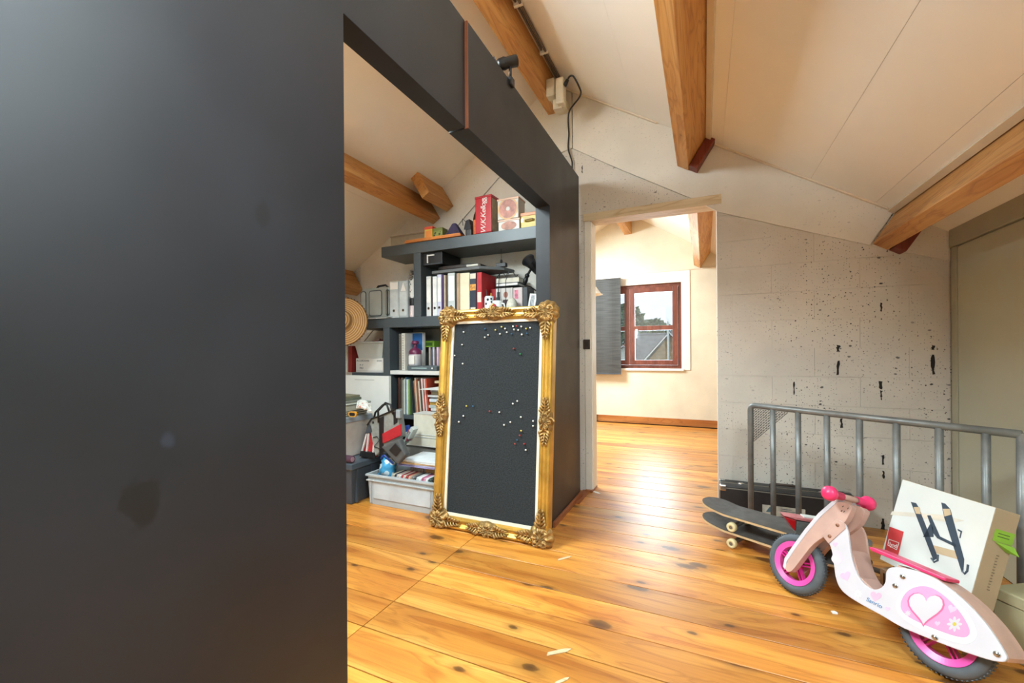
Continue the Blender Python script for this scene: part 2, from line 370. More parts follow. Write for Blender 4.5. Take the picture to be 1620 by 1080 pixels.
# gable wall between the rooms: concrete block, with the doorway
DX0, DX1, DZ = -.815, .087, 2.14
def wallpoly(name, pts, y0, y1, mat, parent=None):
    M = Matrix(((1, 0, 0, 0), (0, 0, 1, 0), (0, 1, 0, 0), (0, 0, 0, 1)))
    return MB().prism([(p[0], p[1]) for p in pts], M, y0, y1).build(name, mat, parent, structure=(parent is None))
WB = 3.326      # mortar plane; the blocks stand proud of it
wall_back = wallpoly('wall_back', [(XL, 0), (DX0-.05, 0), (DX0-.05, DZ+.06), (DX1, DZ+.06), (DX1, 0), (2.65, 0), (2.65, roofz(2.65)), (RX, RZ), (XL, roofz(XL))], WB, 3.46, M_wall)
# blocks on the part of the wall to the right of the doorway
BW, BH = .475, .187
M_BL = {}
def slope_line(x): return 2.081-.388*(x-.104)
zc = 0.; row = 0
while zc < 2.1:
    z0, z1 = zc+.0006, zc+BH-.0006
    xo = DX1+.33-(BW/2 if row % 2 else 0)-BW*2
    x = xo
    while x < XR:
        x0, x1 = max(x+.0006, DX1), min(x+BW-.0006, XR-.001)
        if x1-x0 > .02:
            top = lambda xx: min(z1, slope_line(xx)+.03)
            if z0 < min(top(x0), top(x1)):
                wallpoly('block', [(x0, z0), (x1, z0), (x1, top(x1)), (x0, top(x0))], YB+random.uniform(-.0006, .0006), WB+.001, M_wall, wall_back)
        x += BW
    zc += BH; row += 1
# left strip of wall between the partition and the door frame, and the wall above the door
wallpoly('block', [(-1.02, 0), (DX0-.052, 0), (DX0-.052, DZ+.06), (-1.02, DZ+.06)], YB, WB+.001, M_wall, wall_back)
wallpoly('block', [(-1.02, DZ+.063), (DX1+.02, DZ+.063), (-.12, 2.225), (-.586, 2.508), (-1.02, 2.78)], YB, WB+.001, M_wall, wall_back)
# open joints, black where the paint does not bridge them
for (px, y0, y1, w) in ((1326, 546, 556, 5), (1326, 571, 593, 4), (1256, 604, 624, 2.5), (1394, 603, 615, 5), (1394, 618, 632, 2.5), (1476, 546, 552, 4), (1476, 560, 592, 4), (1394, 478, 492, 2.5), (1397, 820, 838, 5), (1331, 662, 676, 4), (1397, 720, 735, 3), (1398, 745, 757, 3), (921, 262, 268, 2), (921, 264, 274, 3)):
    a = PX(px, y0, 1, YB); c = PX(px, y1, 1, YB); ww = w/669*3.2
    gp = []
    for sd_ in (-1, 1):
        for kk in range(6):
            uu = kk/5 if sd_ < 0 else 1-kk/5
            gp.append((a.x+sd_*ww*random.uniform(.12, .55), c.z+(a.z-c.z)*uu+random.uniform(-.004, .004)))
    wallpoly('joint_gap', gp, YB-.0016, YB+.005, M_gap, wall_back)
# smooth board above: covers the gable up to the roof
wallpoly('gable_board', [(-.95, 2.745), (-.586, 2.514), (-.088, 2.214), (.104, 2.081), (.939, 1.757), (1.06, roofz(1.06)-.01), (-.95, roofz(-.95)-.01)], YB-.012, WB+.001, M_wallsmooth, wall_back)
wallpoly('gable_board', [(.95, 1.75), (XR, 1.625), (XR, roofz(XR)-.01), (1.066, roofz(1.066)-.01)], YB-.006, WB+.001, M_wallsmooth, wall_back)
wallpoly('gable_board', [(-3.2, 1.2), (-1.95, 2.35), (-1.62, 2.63), (-.96, 2.752), (-.96, roofz(-.96)-.01), (RX, RZ-.01), (-3.2, roofz(-3.2)-.01)], YB-.010, WB+.001, M_wallsmooth, wall_back)
wallpoly('plaster_board', [(XL, 0), (-1.025, 0), (-1.025, 2.7), (-1.62, 2.625), (-1.95, 2.345), (-3.2, 1.19), (XL, .9)], YB, WB+.001, M_wallsmooth, wall_back)
# doorway lining
door_1 = struct('door_1', cbox(DX0-.048, DX0, YB-.004, 3.46, 0.004, DZ+.058), M_wallsmooth, base=(DX0, YB, 0))
hd = MB(); hd.hexa([Vector(p) for p in ((DX0-.055, YB-.018, DZ+.005), (DX1+.03, YB-.018, DZ), (DX1+.03, YB-.018, DZ+.066), (DX0-.055, YB-.018, DZ+.062), (DX0-.055, 3.46, DZ+.005), (DX1+.03, 3.46, DZ), (DX1+.03, 3.46, DZ+.066), (DX0-.055, 3.46, DZ+.062))])
hd.build('head_casing', M_whitewood, door_1, bev=.002)
cbox(DX0-.002, DX0+.006, 3.33, 3.46, 0.004, DZ).build('jamb_edge', M_white, door_1)
cbox(DX0-.05, DX0+.01, YB-.03, 3.46, .0005, .014).build('threshold', M_stripw, door_1, bev=.002)
# dark switch plate on the jamb
sw = thing('switch_plate', 'small dark brown switch plate on the doorway jamb', 'switch', PX(928.5, 544, 1, YB-.004))
a = PX(923, 537, 1, YB-.005); c = PX(933.5, 552, 1, YB-.005)
cbox(a.x, c.x, YB-.013, YB-.0045, c.z, a.z).build('plate', plain('brown_bakelite', (58, 46, 40), .4), sw, bev=.002)
cbox(a.x+.012, c.x-.012, YB-.017, YB-.013, c.z+.018, a.z-.018).build('rocker', plain('brown_bakelite2', (48, 38, 34), .35), sw, bev=.001)

# other walls of the attic
def wall_win(name, y0, y1, wins, mat, xl=XL, xr=XR+.02):
    """gable wall with rectangular openings, built as a ring of boxes"""
    mb = MB(); xs = sorted({xl, xr, RX, *[w[0] for w in wins], *[w[1] for w in wins]})
    M = Matrix(((1, 0, 0, 0), (0, 0, 1, 0), (0, 1, 0, 0), (0, 0, 0, 1)))
    for a, b in zip(xs, xs[1:]):
        w = [q for q in wins if q[0] <= a+1e-6 and q[1] >= b-1e-6]
        if w:
            mb.prism([(a, 0), (b, 0), (b, w[0][2]), (a, w[0][2])], M, y0, y1); mb.prism([(a, w[0][3]), (b, w[0][3]), (b, roofz(b)), (a, roofz(a))], M, y0, y1)
        else: mb.prism([(a, 0), (b, 0), (b, roofz(b)), (a, roofz(a))], M, y0, y1)
    return struct(name, mb, mat)
wall_win('wall_rear', YR-.12, YR, [(-2.95, -1.45, .75, 1.95), (-.4, 1.1, .75, 1.75)], M_wallsmooth)
WX0, WX1, WZ0, WZ1 = -2.05, -.305, .855, 2.15
wall_far = wall_win('wall_far', YF, YF+.18, [(WX0, WX1, WZ0, WZ1)], M_farwall, XL, 2.6)
struct('wall_left', cbox(XL-.1, XL, YR-.12, YF+.18, 0, roofz(XL)+.05), M_wallsmooth)
wall_right = struct('wall_right', cbox(XR+.012, XR+.1, YR-.12, YB+.005, 0, 1.83), M_green, base=(XR+.05, 0, 0))
struct('wall_right_far', cbox(2.6, 2.7, 3.46, YF+.18, 0, 1.2), M_farwall)
# grey-green panelling on the right: band, batten and sheets
for (a, b) in ((-2.4, -1.0), (-.994, .45), (.456, 1.9), (1.906, 3.235)):
    cbox(XR, XR+.014, a, b, 0.002, 1.690).build('panel', M_green, wall_right, bev=.002)
cbox(XR-.012, XR+.014, YR, 3.30, 1.697, 1.80).build('band', M_greentrim, wall_right, bev=.002)
cbox(XR-.004, XR+.014, 3.242, 3.30, 0.002, 1.695).build('batten', M_greentrim, wall_right, bev=.003)

# roof: two slopes with boards fixed under them, openings for skylights; the one over the bay is added for its fill light
def rp(x, y, off=0.):   # point on the underside of the roof, off = distance below it
    sx = 1 if x >= RX else -1; nx, nz = -sx*SL/math.hypot(1, SL), -1/math.hypot(1, SL)
    return Vector((x+nx*off, y, roofz(x)+nz*off))
def roof_board(x0, x1, y0, y1, o0, o1):
    mb = MB(); P8 = []
    for off in (o0, o1):
        P8 += [rp(x0, y0, off), rp(x1, y0, off), rp(x1, y1, off), rp(x0, y1, off)]
    return mb.hexa(P8)
ceiling = MB()
SKY = [(.13, .97, -.55, .65)]; SKYF = [(-2.78, -1.92, 4.7, 5.9), (-2.58, -1.82, .35, 1.45)]
def slope_slab(mb, x0, x1, holes):
    ys = sorted({YR-.12, YF+.18, *[h[2] for h in holes], *[h[3] for h in holes]})
    for a, b in zip(ys, ys[1:]):
        h = [q for q in holes if q[2] <= a+1e-6 and q[3] >= b-1e-6]
        segs = [(x0, x1)] if not h else [(x0, h[0][0]), (h[0][1], x1)]
        for (p, q) in segs: mb.hexa([*(rp(p, a, -.1), rp(q, a, -.1), rp(q, b, -.1), rp(p, b, -.1)), *(rp(p, a, .0), rp(q, a, .0), rp(q, b, .0), rp(p, b, .0))])
slope_slab(ceiling, RX, 2.75, SKY); slope_slab(ceiling, XL-.1, RX-1e-4, SKYF)
ceiling = struct('ceiling', ceiling, plain('roof_deck', (200, 188, 168), .8), base=(RX, 2, 1.5))
def cpanels(xs, ys, mat, holes=()):
    for x0, x1 in zip(xs, xs[1:]):
        for y0, y1 in zip(ys, ys[1:]):
            if any(x0 < h[1] and x1 > h[0] and y0 < h[3] and y1 > h[2] for h in holes): continue
            roof_board(x0+.0006, x1-.0006, y0+.0006, y1-.0006, .001, .011).build('ceiling_board', mat, ceiling)
cpanels([RX+.04, -.45, .13, .64, .97, XR], [YR, -.55, .65, YB-.001], M_ceil, SKY)
cpanels([XL, -2.58, -1.82, -1.5, RX-.04], [YR, .35, 1.45, YB-.001], M_ceil, SKYF)
cpanels([XL, -2.78, -1.92, -1.5, RX-.04], [3.461, 4.7, 5.9, YF], M_ceilfar, SKYF)
cpanels([RX+.04, -.45, .13, .97, 2.6], [3.461, 5.1, YF], M_ceilfar)

roof_board(-.62, -.30, 5.25, 5.28, .0112, .0125).build('ceiling_gap', M_gap, ceiling)
# beams
def tilt_beam(label, cx, cz, w, h, y0, y1, side, mat=M_beam, name='roof_beam', group=None, cat='beam'):
    """cx, cz: the lowest corner that faces the eaves; square to the roof slope"""
    a = math.atan(SL)*side
    u = Vector((math.cos(a), 0, -math.sin(a)))*side; n = Vector((math.sin(a), 0, math.cos(a)))   # along slope downwards, up from the roof
    p = Vector((cx, 0, cz)); mb = MB()
    q = [p-u*w, p, p+n*h, p-u*w+n*h]
    mb.hexa([Vector((t.x, y0, t.z)) for t in q]+[Vector((t.x, y1, t.z)) for t in q])
    o = mb.build(name, mat, bev=.004); return tag(o, label, cat, group)
tilt_beam('thick pine beam running to the wall above the doorway, between two ceiling fields', -.094, 2.407, .09, .262, YR, YB-.013, 1)
tilt_beam('low pine beam along the grey-green panelling at the eaves', 1.027, 1.717, .085, .245, YR, YB-.007, 1)
tilt_beam('pine beam behind the black partition, ending above the bookcase', -2.30, 2.31, .09, .235, YR, YB-.011, -1)
tilt_beam('short stub of pine beam sticking out of the wall above the bookcase', -2.15, 2.405, .085, .27, 2.93, YB-.011, -1)
tilt_beam('low pine beam at the eaves above the straw hat', -3.25, 1.70, .10, .27, YR, YB-.011, -1)
o = cbox(-1.158, -1.066, YR, YB-.011, 3.06, 3.34).build('ridge_beam', M_beam, bev=.004); tag(o, 'pine ridge beam with a conduit and junction box on its end', 'beam')
tilt_beam('pine beam in the far room, seen through the doorway', -.045, 2.33, .10, .30, 3.465, YF-.001, 1)
o = cbox(-1.13, -1.02, 3.465, YF-.001, 2.95, 3.34).build('ridge_beam', M_beam, bev=.004); tag(o, 'pine ridge beam of the far room, seen through the doorway', 'beam')
# red-brown packing blocks beside the beam ends
tilt_beam('red-brown wooden block wedged beside the beam above the doorway', -.037, 2.376, .062, .262, YB-.10, YB-.013, 1, M_redwood, 'packing_block', cat='wood block')
tilt_beam('red-brown wooden block wedged under the low beam by the panelling', 1.085, 1.682, .062, .20, YB-.10, YB-.007, 1, M_redwood, 'packing_block', cat='wood block')
# white battens where boards meet beams and wall
def rbatten(n, x0, x1, y0, y1, th=.016): struct('trim_%d' % n, roof_board(x0, x1, y0, y1, .0115, .011+th), M_trimw)
rbatten(1, .034, .062, YR, YB-.014); rbatten(2, 1.040, 1.070, YR, YB-.014); rbatten(3, .085, 1.03, YB-.034, YB-.013, .010); rbatten(4, -2.42, -2.40, YR, YB-.014); rbatten(5, -.99, -.30, YB-.034, YB-.013, .010)
# baseboard and window surround of the far room
struct('baseboard_far', cbox(XL, 2.59, YF-.018, YF-.001, .001, .105), M_skirt, bev=.003)
struct('trim_6', cbox(-1.60, .40, YF-.012, YF-.0005, 2.318, 2.335), M_trimw)
struct('trim_7', MB().box(WX1, WX1+.12, YF-.010, YF-.0005, WZ0-.02, 2.316).box(WX0-.12, WX1, YF-.010, YF-.0005, WZ1, 2.316).box(WX0-.12, WX0, YF-.010, YF-.0005, WZ0-.02, WZ1), M_white)

# ================================================================== BLACK PARTITION
part = thing('partition', 'tall matt black partition of board panels with a wide opening', 'partition', (-.92, 1.5, 0))
PXF, PXB, PT = -.887, -.970, 2.467
MYZ = Matrix(((0, 0, 1, 0), (1, 0, 0, 0), (0, 1, 0, 0), (0, 0, 0, 1)))   # local xy -> world yz, local z -> world x
YJ = 1.505
MB().prism([(-1.6, 0), (.861, 0), (.861, 2.027), (YJ, 2.027), (YJ, PT), (-1.6, PT)], MYZ, PXB, PXF).build('panel', M_black, part, bev=.001, seg=1)
p2 = MB().prism([(YJ+.006, 2.024), (2.515, 2.024), (2.515, 0), (3.185, 0), (3.20, PT-.004), (YJ+.006, PT-.004)], MYZ, PXB, PXF+.012).build('panel', M_black, part, bev=.001, seg=1)
cbox(PXF-.004, PXF+.0125, YJ+.0005, YJ+.006, 2.024, PT-.003).build('edge_strip', plain('raw_board_edge', (128, 74, 48), .7), part)
MB().box(PXF+.0122, PXF+.028, 2.53, 3.185, .001, .035).build('base_strip', M_stripw, part, bev=.002)
cbox(PXF+.0, PXF+.055, 3.0, 3.33, .0005, .006).build('floor_strip', M_stripw, part)
# ================================================================== FAR WINDOW
win = struct('window_1', MB().box(WX0, WX0+.05, YF+.03, YF+.10, WZ0, WZ1).box(WX1-.05, WX1, YF+.03, YF+.10, WZ0, WZ1).box(WX0+.05, WX1-.05, YF+.03, YF+.10, WZ0, WZ0+.05).box(WX0+.05, WX1-.05, YF+.03, YF+.10, WZ1-.05, WZ1), M_mahog, base=((WX0+WX1)/2, YF, WZ0))
ms = -1.06
for (a, b) in ((WX0+.052, ms-.002), (ms+.002, WX1-.052)):
    z0, z1 = WZ0+.052, WZ1-.052; fw = .075; zm = 1.475
    sash = MB().box(a, a+fw, YF+.01, YF+.07, z0, z1).box(b-fw, b, YF+.01, YF+.07, z0, z1).box(a+fw, b-fw, YF+.01, YF+.07, z0, z0+fw).box(a+fw, b-fw, YF+.01, YF+.07, z1-fw, z1).box(a+fw, b-fw, YF+.012, YF+.068, zm-.035, zm+.035).build('sash', M_mahog, win, bev=.003)
    for (c, d) in ((z0+fw, zm-.035), (zm+.035, z1-fw)):
        cbox(a+fw-.003, b-fw+.003, YF+.0615, YF+.0675, c-.003, d+.003).build('pane', M_glass, sash)
hq = PX(1007, 525, 1, YF)
MB().box(hq.x-.016, hq.x+.016, YF-.001, YF+.010, hq.z-.035, hq.z+.045).box(hq.x-.01, hq.x+.01, YF-.035, YF-.001, hq.z+.012, hq.z+.03).box(hq.x-.011, hq.x+.013, YF-.045, YF-.030, hq.z-.10, hq.z+.035).build('handle', M_white, win, bev=.003, label='white window handle')
struct('trim_8', cbox(WX0-.05, WX1+.03, YF-.03, YF+.03, WZ0-.035, WZ0-.001), M_white, bev=.003)
# dark fabric panel blind hanging in front of the window
bl = thing('panel_blind', 'dark grey woven panel blind hanging before the far window', 'blind', (-1.4, YF-.1, .8))
def corr(name):
    m = new(name); N, L = nt(m); b = bsdf(m); tc = N.new('ShaderNodeTexCoord'); mp = N.new('ShaderNodeMapping'); mp.inputs['Scale'].default_value = (3, 3, 70); L.new(tc.outputs['Object'], mp.inputs['Vector'])
    n = N.new('ShaderNodeTexNoise'); n.inputs['Scale'].default_value = 1; n.inputs['Detail'].default_value = 2; L.new(mp.outputs[0], n.inputs['Vector'])
    L.new(ramp(N, L, n.outputs['Fac'], [(.3, srgb(50, 50, 48)), (.62, srgb(70, 70, 67))]), b.inputs['Base Color']); b.inputs['Roughness'].default_value = .75
    bp = N.new('ShaderNodeBump'); bp.inputs['Strength'].default_value = .3; L.new(n.outputs['Fac'], bp.inputs['Height']); L.new(bp.outputs['Normal'], b.inputs['Normal']); return m
cl = MB(); nx = 24; bx0, bx1, bz0, bz1 = -2.0, PX(982, 500, 1, YF-.11).x, .775, 2.26
vs = []; fs = []
for i in range(nx+1):
    x = bx0+(bx1-bx0)*i/nx; y = YF-.11+.004*math.sin(i*.9)
    vs += [(x, y, bz0), (x, y, bz1), (x, y+.004, bz1), (x, y+.004, bz0)]
for i in range(nx):
    for j in range(4): fs.append((i*4+j, i*4+(j+1) % 4, i*4+4+(j+1) % 4, i*4+4+j))
fs += [(0, 1, 2, 3), (nx*4+3, nx*4+2, nx*4+1, nx*4)]
cl.add(vs, fs); cl.build('fabric', corr('woven_blind'), bl, smooth=False)
cbox(-2.02, bx1+.01, YF-.125, YF-.095, 2.262, 2.285).build('rail', M_white, bl, bev=.002)
for xx in (-1.95, bx1-.06): cbox(xx, xx+.03, YF-.0945, YF-.0115, 2.266, 2.282).build('bracket', M_white, bl)
cbox(bx0, bx1, YF-.116, YF-.100, bz0-.015, bz0+.004).build('bottom_bar', M_dgrey, bl)
# pendant lamp half hidden by the jamb
q = PX(934, 466, 1, 5.2)
lamp = thing('pendant_lamp', 'white enamel pendant lamp shade hanging in the far room', 'lamp', q)
MB().lathe([(.015, .125), (.04, .12), (.075, .09), (.105, .045), (.135, .005), (.15, 0), (.147, -.004), (.128, .0), (.098, .04), (.07, .083), (.035, .112)], 32).build('shade', M_white, lamp, local=True, smooth=True)
MB().tube([(0, 0, .12), (0, 0, roofz(q.x)-q.z+.0)], .004, 6).build('cord', M_white, lamp, local=True)
MB().sphere((0, 0, .05), .032, 12, 8).build('bulb', M_paper, lamp, local=True, smooth=True)
# ================================================================== OUTSIDE, seen through the window
GZ = -5.6
struct('ground_outside', cbox(-90, 60, YF+2, 150, GZ-.2, GZ), plain('grass', (96, 112, 70), .9, var=.3, scale=.6))
M_leaf = plain('tree_leaves', (84, 104, 62), .8, var=.5, scale=3.)
M_leaf2 = plain('tree_leaves_pale', (112, 128, 84), .8, var=.4, scale=3.)
M_bark = plain('bark', (84, 68, 54), .9, var=.3)
def tree(x, y, top, r, label, mat, n=1300, seed=1):
    rn = random.Random(seed); t = thing('tree', label, 'tree', (x, y, GZ), group='trees behind the houses')
    hgt = top-GZ; mb = MB(); cz = top-r
    for i in range(n):
        d = Vector((rn.gauss(0, 1), rn.gauss(0, 1), rn.gauss(0, 1))).normalized()*(r*(.55+.45*rn.random()))
        p = Vector((x, y, cz))+Vector((d.x, d.y, d.z*1.05)); s = .16*r+.10*r*rn.random()
        a = Vector((rn.gauss(0, 1), rn.gauss(0, 1), rn.gauss(0, 1))).normalized(); b = a.orthogonal().normalized(); c = a.cross(b)
        mb.add([p+b*s, p+c*s*.6, p-b*s, p-c*s*.6], [(0, 1, 2, 3)])
    mb.build('crown', mat, t)
    MB().tube([(x, y, GZ), (x+.1, y, GZ+hgt*.4), (x, y, cz+r*.3)], [.35, .25, .1], 8).build('trunk', M_bark, t)
def at_y(px, y): return PX(px, 560, 1, y).x
tr = [(987, 60, 484, 2.9, 0), (975, 74, 500, 3., 1), (1019, 92, 510, 1.8, 1), (1036, 104, 505, 2.7, 0), (1053, 92, 512, 1.8, 1), (1013, 70, 520, 1.3, 0), (1028, 78, 520, 1.3, 1), (1042, 70, 520, 1.3, 0), (1056, 78, 519, 1.3, 1), (1071, 88, 515, 2., 0)]
for i, (px, y, py, r, k) in enumerate(tr):
    z = PX(px, py, 1, y).z
    tree(at_y(px, y), y, z, r, ['dark green leafy tree beyond the rooftops outside the window', 'pale green leafy tree beyond the rooftops outside the window'][k], [M_leaf, M_leaf2][k], seed=i+3)
# neighbouring house with a tiled gable roof
def house(name, label, pxs, y, zr, ze, depth, wallm, roofm, win=True):
    """gable towards us; pxs = left eave, ridge, right eave in pixels"""
    xl, xm, xr = [at_y(p, y) for p in pxs]; zrr = PX(pxs[1], zr, 1, y).z; zee = PX(pxs[0], ze, 1, y).z
    t = thing(name, label, 'house', (xm, y, GZ))
    M = Matrix(((1, 0, 0, 0), (0, 0, 1, 0), (0, 1, 0, 0), (0, 0, 0, 1)))
    MB().prism([(xl+.25, GZ), (xr-.25, GZ), (xr-.25, zee), (xm, zrr-.12), (xl+.25, zee)], M, y, y+depth).build('wall', wallm, t)
    for (a, za, b, zb) in ((xl, zee-.1, xm, zrr), (xm, zrr, xr, zee-.1)):
        MB().prism([(a, za), (b, zb), (b, zb+.2), (a, za+.2)], M, y-.45, y+depth+.3).build('roof', roofm, t)
        MB().prism([(a, za-.02), (b, zb-.02), (b, zb+.09), (a, za+.09)], M, y-.50, y-.452).build('barge_board', M_white, t)
    if win:
        xw = xm+(xr-xm)*.42
        w = cbox(xw-.1, xw+1.0, y-.05, y+.02, zee-.2, zee+1.0).build('window', M_white, t)
        cbox(xw, xw+.9, y-.07, y-.052, zee-.1, zee+.9).build('pane', plain('dark_pane', (90, 104, 110), .2), w)
    return t
M_tile = plain('roof_tiles', (128, 128, 130), .8, var=.2, scale=2.5, bump=.5, bscale=5)
M_brick = plain('yellow_brick', (178, 150, 110), .85, var=.25, scale=5)
h1 = house('neighbour_house', 'neighbouring yellow brick house with a grey tiled gable roof', (1017, 1060, 1103), 30, 527, 572, 9, M_brick, M_tile)
q = PX(1057, 535, 1, 29.4); MB().tube([(q.x, 29.3, q.z-1.5), (q.x, 29.3, q.z+1.1)], .07, 8).build('vent_pipe', M_white, h1)
t = thing('long_house', 'long house with a wide grey tiled roof behind the yellow brick gable', 'house', (at_y(1030, 44), 44, GZ))
xa, xb = at_y(1004, 44), at_y(1066, 44); zr_ = PX(1030, 529, 1, 44).z; ze_ = zr_-3.4
cbox(xa+.3, xb-.3, 41.2, 47, GZ, ze_).build('wall', plain('grey_render', (190, 186, 178), .8), t)
MB().hexa([Vector(p) for p in ((xa, 40.6, ze_-.3), (xb, 40.6, ze_-.3), (xb, 44, zr_), (xa, 44, zr_), (xa, 40.8, ze_-.5), (xb, 40.8, ze_-.5), (xb, 44.1, zr_-.2), (xa, 44.1, zr_-.2))]).build('roof', M_tile, t)
MB().hexa([Vector(p) for p in ((xa, 47.6, ze_-.3), (xb, 47.6, ze_-.3), (xb, 44.0, zr_), (xa, 44.0, zr_), (xa, 47.4, ze_-.5), (xb, 47.4, ze_-.5), (xb, 43.9, zr_-.2), (xa, 43.9, zr_-.2))]).build('roof', M_tile, t)
MB().tube([(xa, 44, zr_+.02), (xb, 44, zr_+.02)], .12, 8).build('ridge_cap', M_tile, t)
h3 = house('neighbour_house', 'low white house below the tall tree', (974, 987, 1000), 52, 547, 556, 6, M_white, plain('red_tiles', (150, 110, 92), .8), True)
# ================================================================== GILDED FRAME WITH PIN BOARD
FW, FH, FTH = .785, 1.385, .094
FB = Vector((-1.591, 2.262, .006))
fx = Vector((1, 0, 0)); fu = Vector((0, math.sin(FTH), math.cos(FTH))); fn = Vector((0, -math.cos(FTH), math.sin(FTH)))   # right, up, towards viewer
FM = frame_m(FB, fx, fu, fn)
gf = thing('pin_board', 'black felt pin board in an ornate gilded frame leaning in the partition opening', 'pin board', mat=FM)
prof = [(0, -.045), (0, .010), (.006, .018), (.016, .020), (.022, .014), (.034, .006), (.046, .008), (.052, .015), (.058, .015), (.061, .006), (.072, .002), (.074, -.02)]
def rail(i):
    mb = MB(); n = len(prof); c = [(0, 0), (FW, 0), (FW, FH), (0, FH)]
    a, b = c[i], c[(i+1) % 4]; da = [(1, 1), (-1, 1), (-1, -1), (1, -1)][i]; db = [(1, 1), (-1, 1), (-1, -1), (1, -1)][(i+1) % 4]
    vs = [(a[0]+da[0]*u, a[1]+da[1]*u, d) for u, d in prof]+[(b[0]+db[0]*u, b[1]+db[1]*u, d) for u, d in prof]
    fs = [(j, j+1, n+j+1, n+j) for j in range(n-1)]+[(0, n, 2*n-1, n-1), tuple(range(n)), tuple(range(2*n-1, n-1, -1))]
    return mb.add(vs, fs)
for i in range(4): rail(i).build('frame_rail', M_gold, gf, local=True)
sl = MB()
for (x0, x1, y0, y1) in ((.073, .090, .073, FH-.073), (FW-.090, FW-.073, .073, FH-.073), (.090, FW-.090, .073, .090), (.090, FW-.090, FH-.090, FH-.073)): sl.box(x0, x1, y0, y1, -.022, -.004)
sl.build('slip', M_cream, gf, local=True, label='cream inner slip of the frame')
cbox(.086, FW-.086, .086, FH-.086, -.034, -.014).build('felt_panel', M_felt, gf, local=True, label='black felt panel')
def ornament(kind, M, seed):
    """shell with ribs, two scrolls and leafy arms, as raised plaster work"""
    rn = random.Random(seed); mb = MB(); nr, na = 9, 56
    R = .072 if kind == 'corner' else .060
    sx, sy = (1., 1.) if kind == 'corner' else (1.35, .72)
    vs = []; fs = []
    for i in range(nr+1):
        r = i/nr
        for k in range(na):
            a = 2*PI*k/na; rib = .5+.5*math.cos(10*a); edge = R*(1+.10*abs(math.sin(5*a)))
            h = .040*(1-r**2.2)**.6*(1-.42*rib*min(1, r*1.8))+.012*math.exp(-((r-.55)/.14)**2)+.0045*rn.uniform(-1, 1)*(r > .15)*(r < .95)
            vs.append((edge*r*math.cos(a)*sx, edge*r*math.sin(a)*sy, h-.004))
    for i in range(nr):
        for k in range(na):
            k2 = (k+1) % na; fs.append((i*na+k, i*na+k2, (i+1)*na+k2, (i+1)*na+k))
    mb.add(vs, fs)
    # beaded flower heads over the shell
    for j in range(34 if kind != 'corner' else 26):
        a = rn.uniform(0, 2*PI); r = R*math.sqrt(rn.random())*.62
        mb.sphere((r*math.cos(a)*sx, r*math.sin(a)*sy, .030), rn.uniform(.004, .0075), 6, 4)
    def scroll(cx, cy, a0, r0, turns, sgn, rad):
        p = []; rs = []
        for t in range(26):
            u = t/25; r = r0*(1-u)**1.1+.002; a = a0+sgn*u*turns*2*PI; p.append((cx+r*math.cos(a), cy+r*math.sin(a), .020+.014*u)); rs.append(rad*(1-.35*u))
        mb.tube(p, rs, 7)
    def arm(dx, dy, L, sgn):
        px_, py_ = -dy, dx
        for j in range(5):
            t0 = R*.75+(L-R*.75)*j/5; ln = (L-R*.6)*(.34-.03*j); w = .030*(1-j/7)
            for s in (1, -1):
                p = []; rs = []
                for t in range(9):
                    u = t/8; al = t0+ln*u; of = s*w*(math.sin(u*PI*.75)); p.append((dx*al+px_*of, dy*al+py_*of, .016+.012*math.sin(u*PI)*(1-j/8))); rs.append(.0075*(1-j/9)*math.sin(.25+u*2.6)+.0016)
                mb.tube(p, rs, 6)
        mb.sphere((dx*L+px_*.010*sgn, dy*L+py_*.010*sgn, .017), .007, 8, 5)
        mb.tube([(dx*R*.8, dy*R*.8, .016), (dx*L*.8+px_*.006*sgn, dy*L*.8+py_*.006*sgn, .018), (dx*L+px_*.010*sgn, dy*L+py_*.010*sgn, .017)], [.008, .006, .004], 6)
    if kind == 'corner':
        arm(1, 0, .155, 1); arm(0, 1, .155, -1)
        scroll(-.022, -.022, 0, .034, 1.4, 1, .008); scroll(.026, -.030, 1.5, .022, 1.2, -1, .006); scroll(-.030, .026, 0, .022, 1.2, 1, .006)
        mb.sphere((-.02, -.02, .03), .011, 10, 6)
    else:
        arm(1, 0, .135, 1); arm(-1, 0, .135, -1)
        scroll(0, -.030, -1.57, .024, 1.3, 1, .007); scroll(.045, -.012, 0, .018, 1.2, -1, .005); scroll(-.045, -.012, PI, .018, 1.2, 1, .005)
    return mb.build('ornament', M_goldorn, gf, local=True, smooth=True)
def om(cx, cy, a, fl=1):
    m = Matrix.Translation((cx, cy, .004)) @ Matrix.Rotation(a, 4, 'Z') @ Matrix.Diagonal((fl, 1, 1, 1)); return m
c1 = ornament('corner', None, 3); c1.matrix_local = om(.045, .045, 0)
for (x, y, a) in ((FW-.045, .045, PI/2), (FW-.045, FH-.045, PI), (.045, FH-.045, -PI/2)):
    c = copy_part(c1, gf); c.matrix_local = om(x, y, a)
m1 = ornament('mid', None, 9); m1.matrix_local = om(FW/2, .034, 0)
for (x, y, a) in ((FW/2, FH-.034, PI), (.034, FH*.505, -PI/2), (FW-.034, FH*.505, PI/2)):
    c = copy_part(m1, gf); c.matrix_local = om(x, y, a)
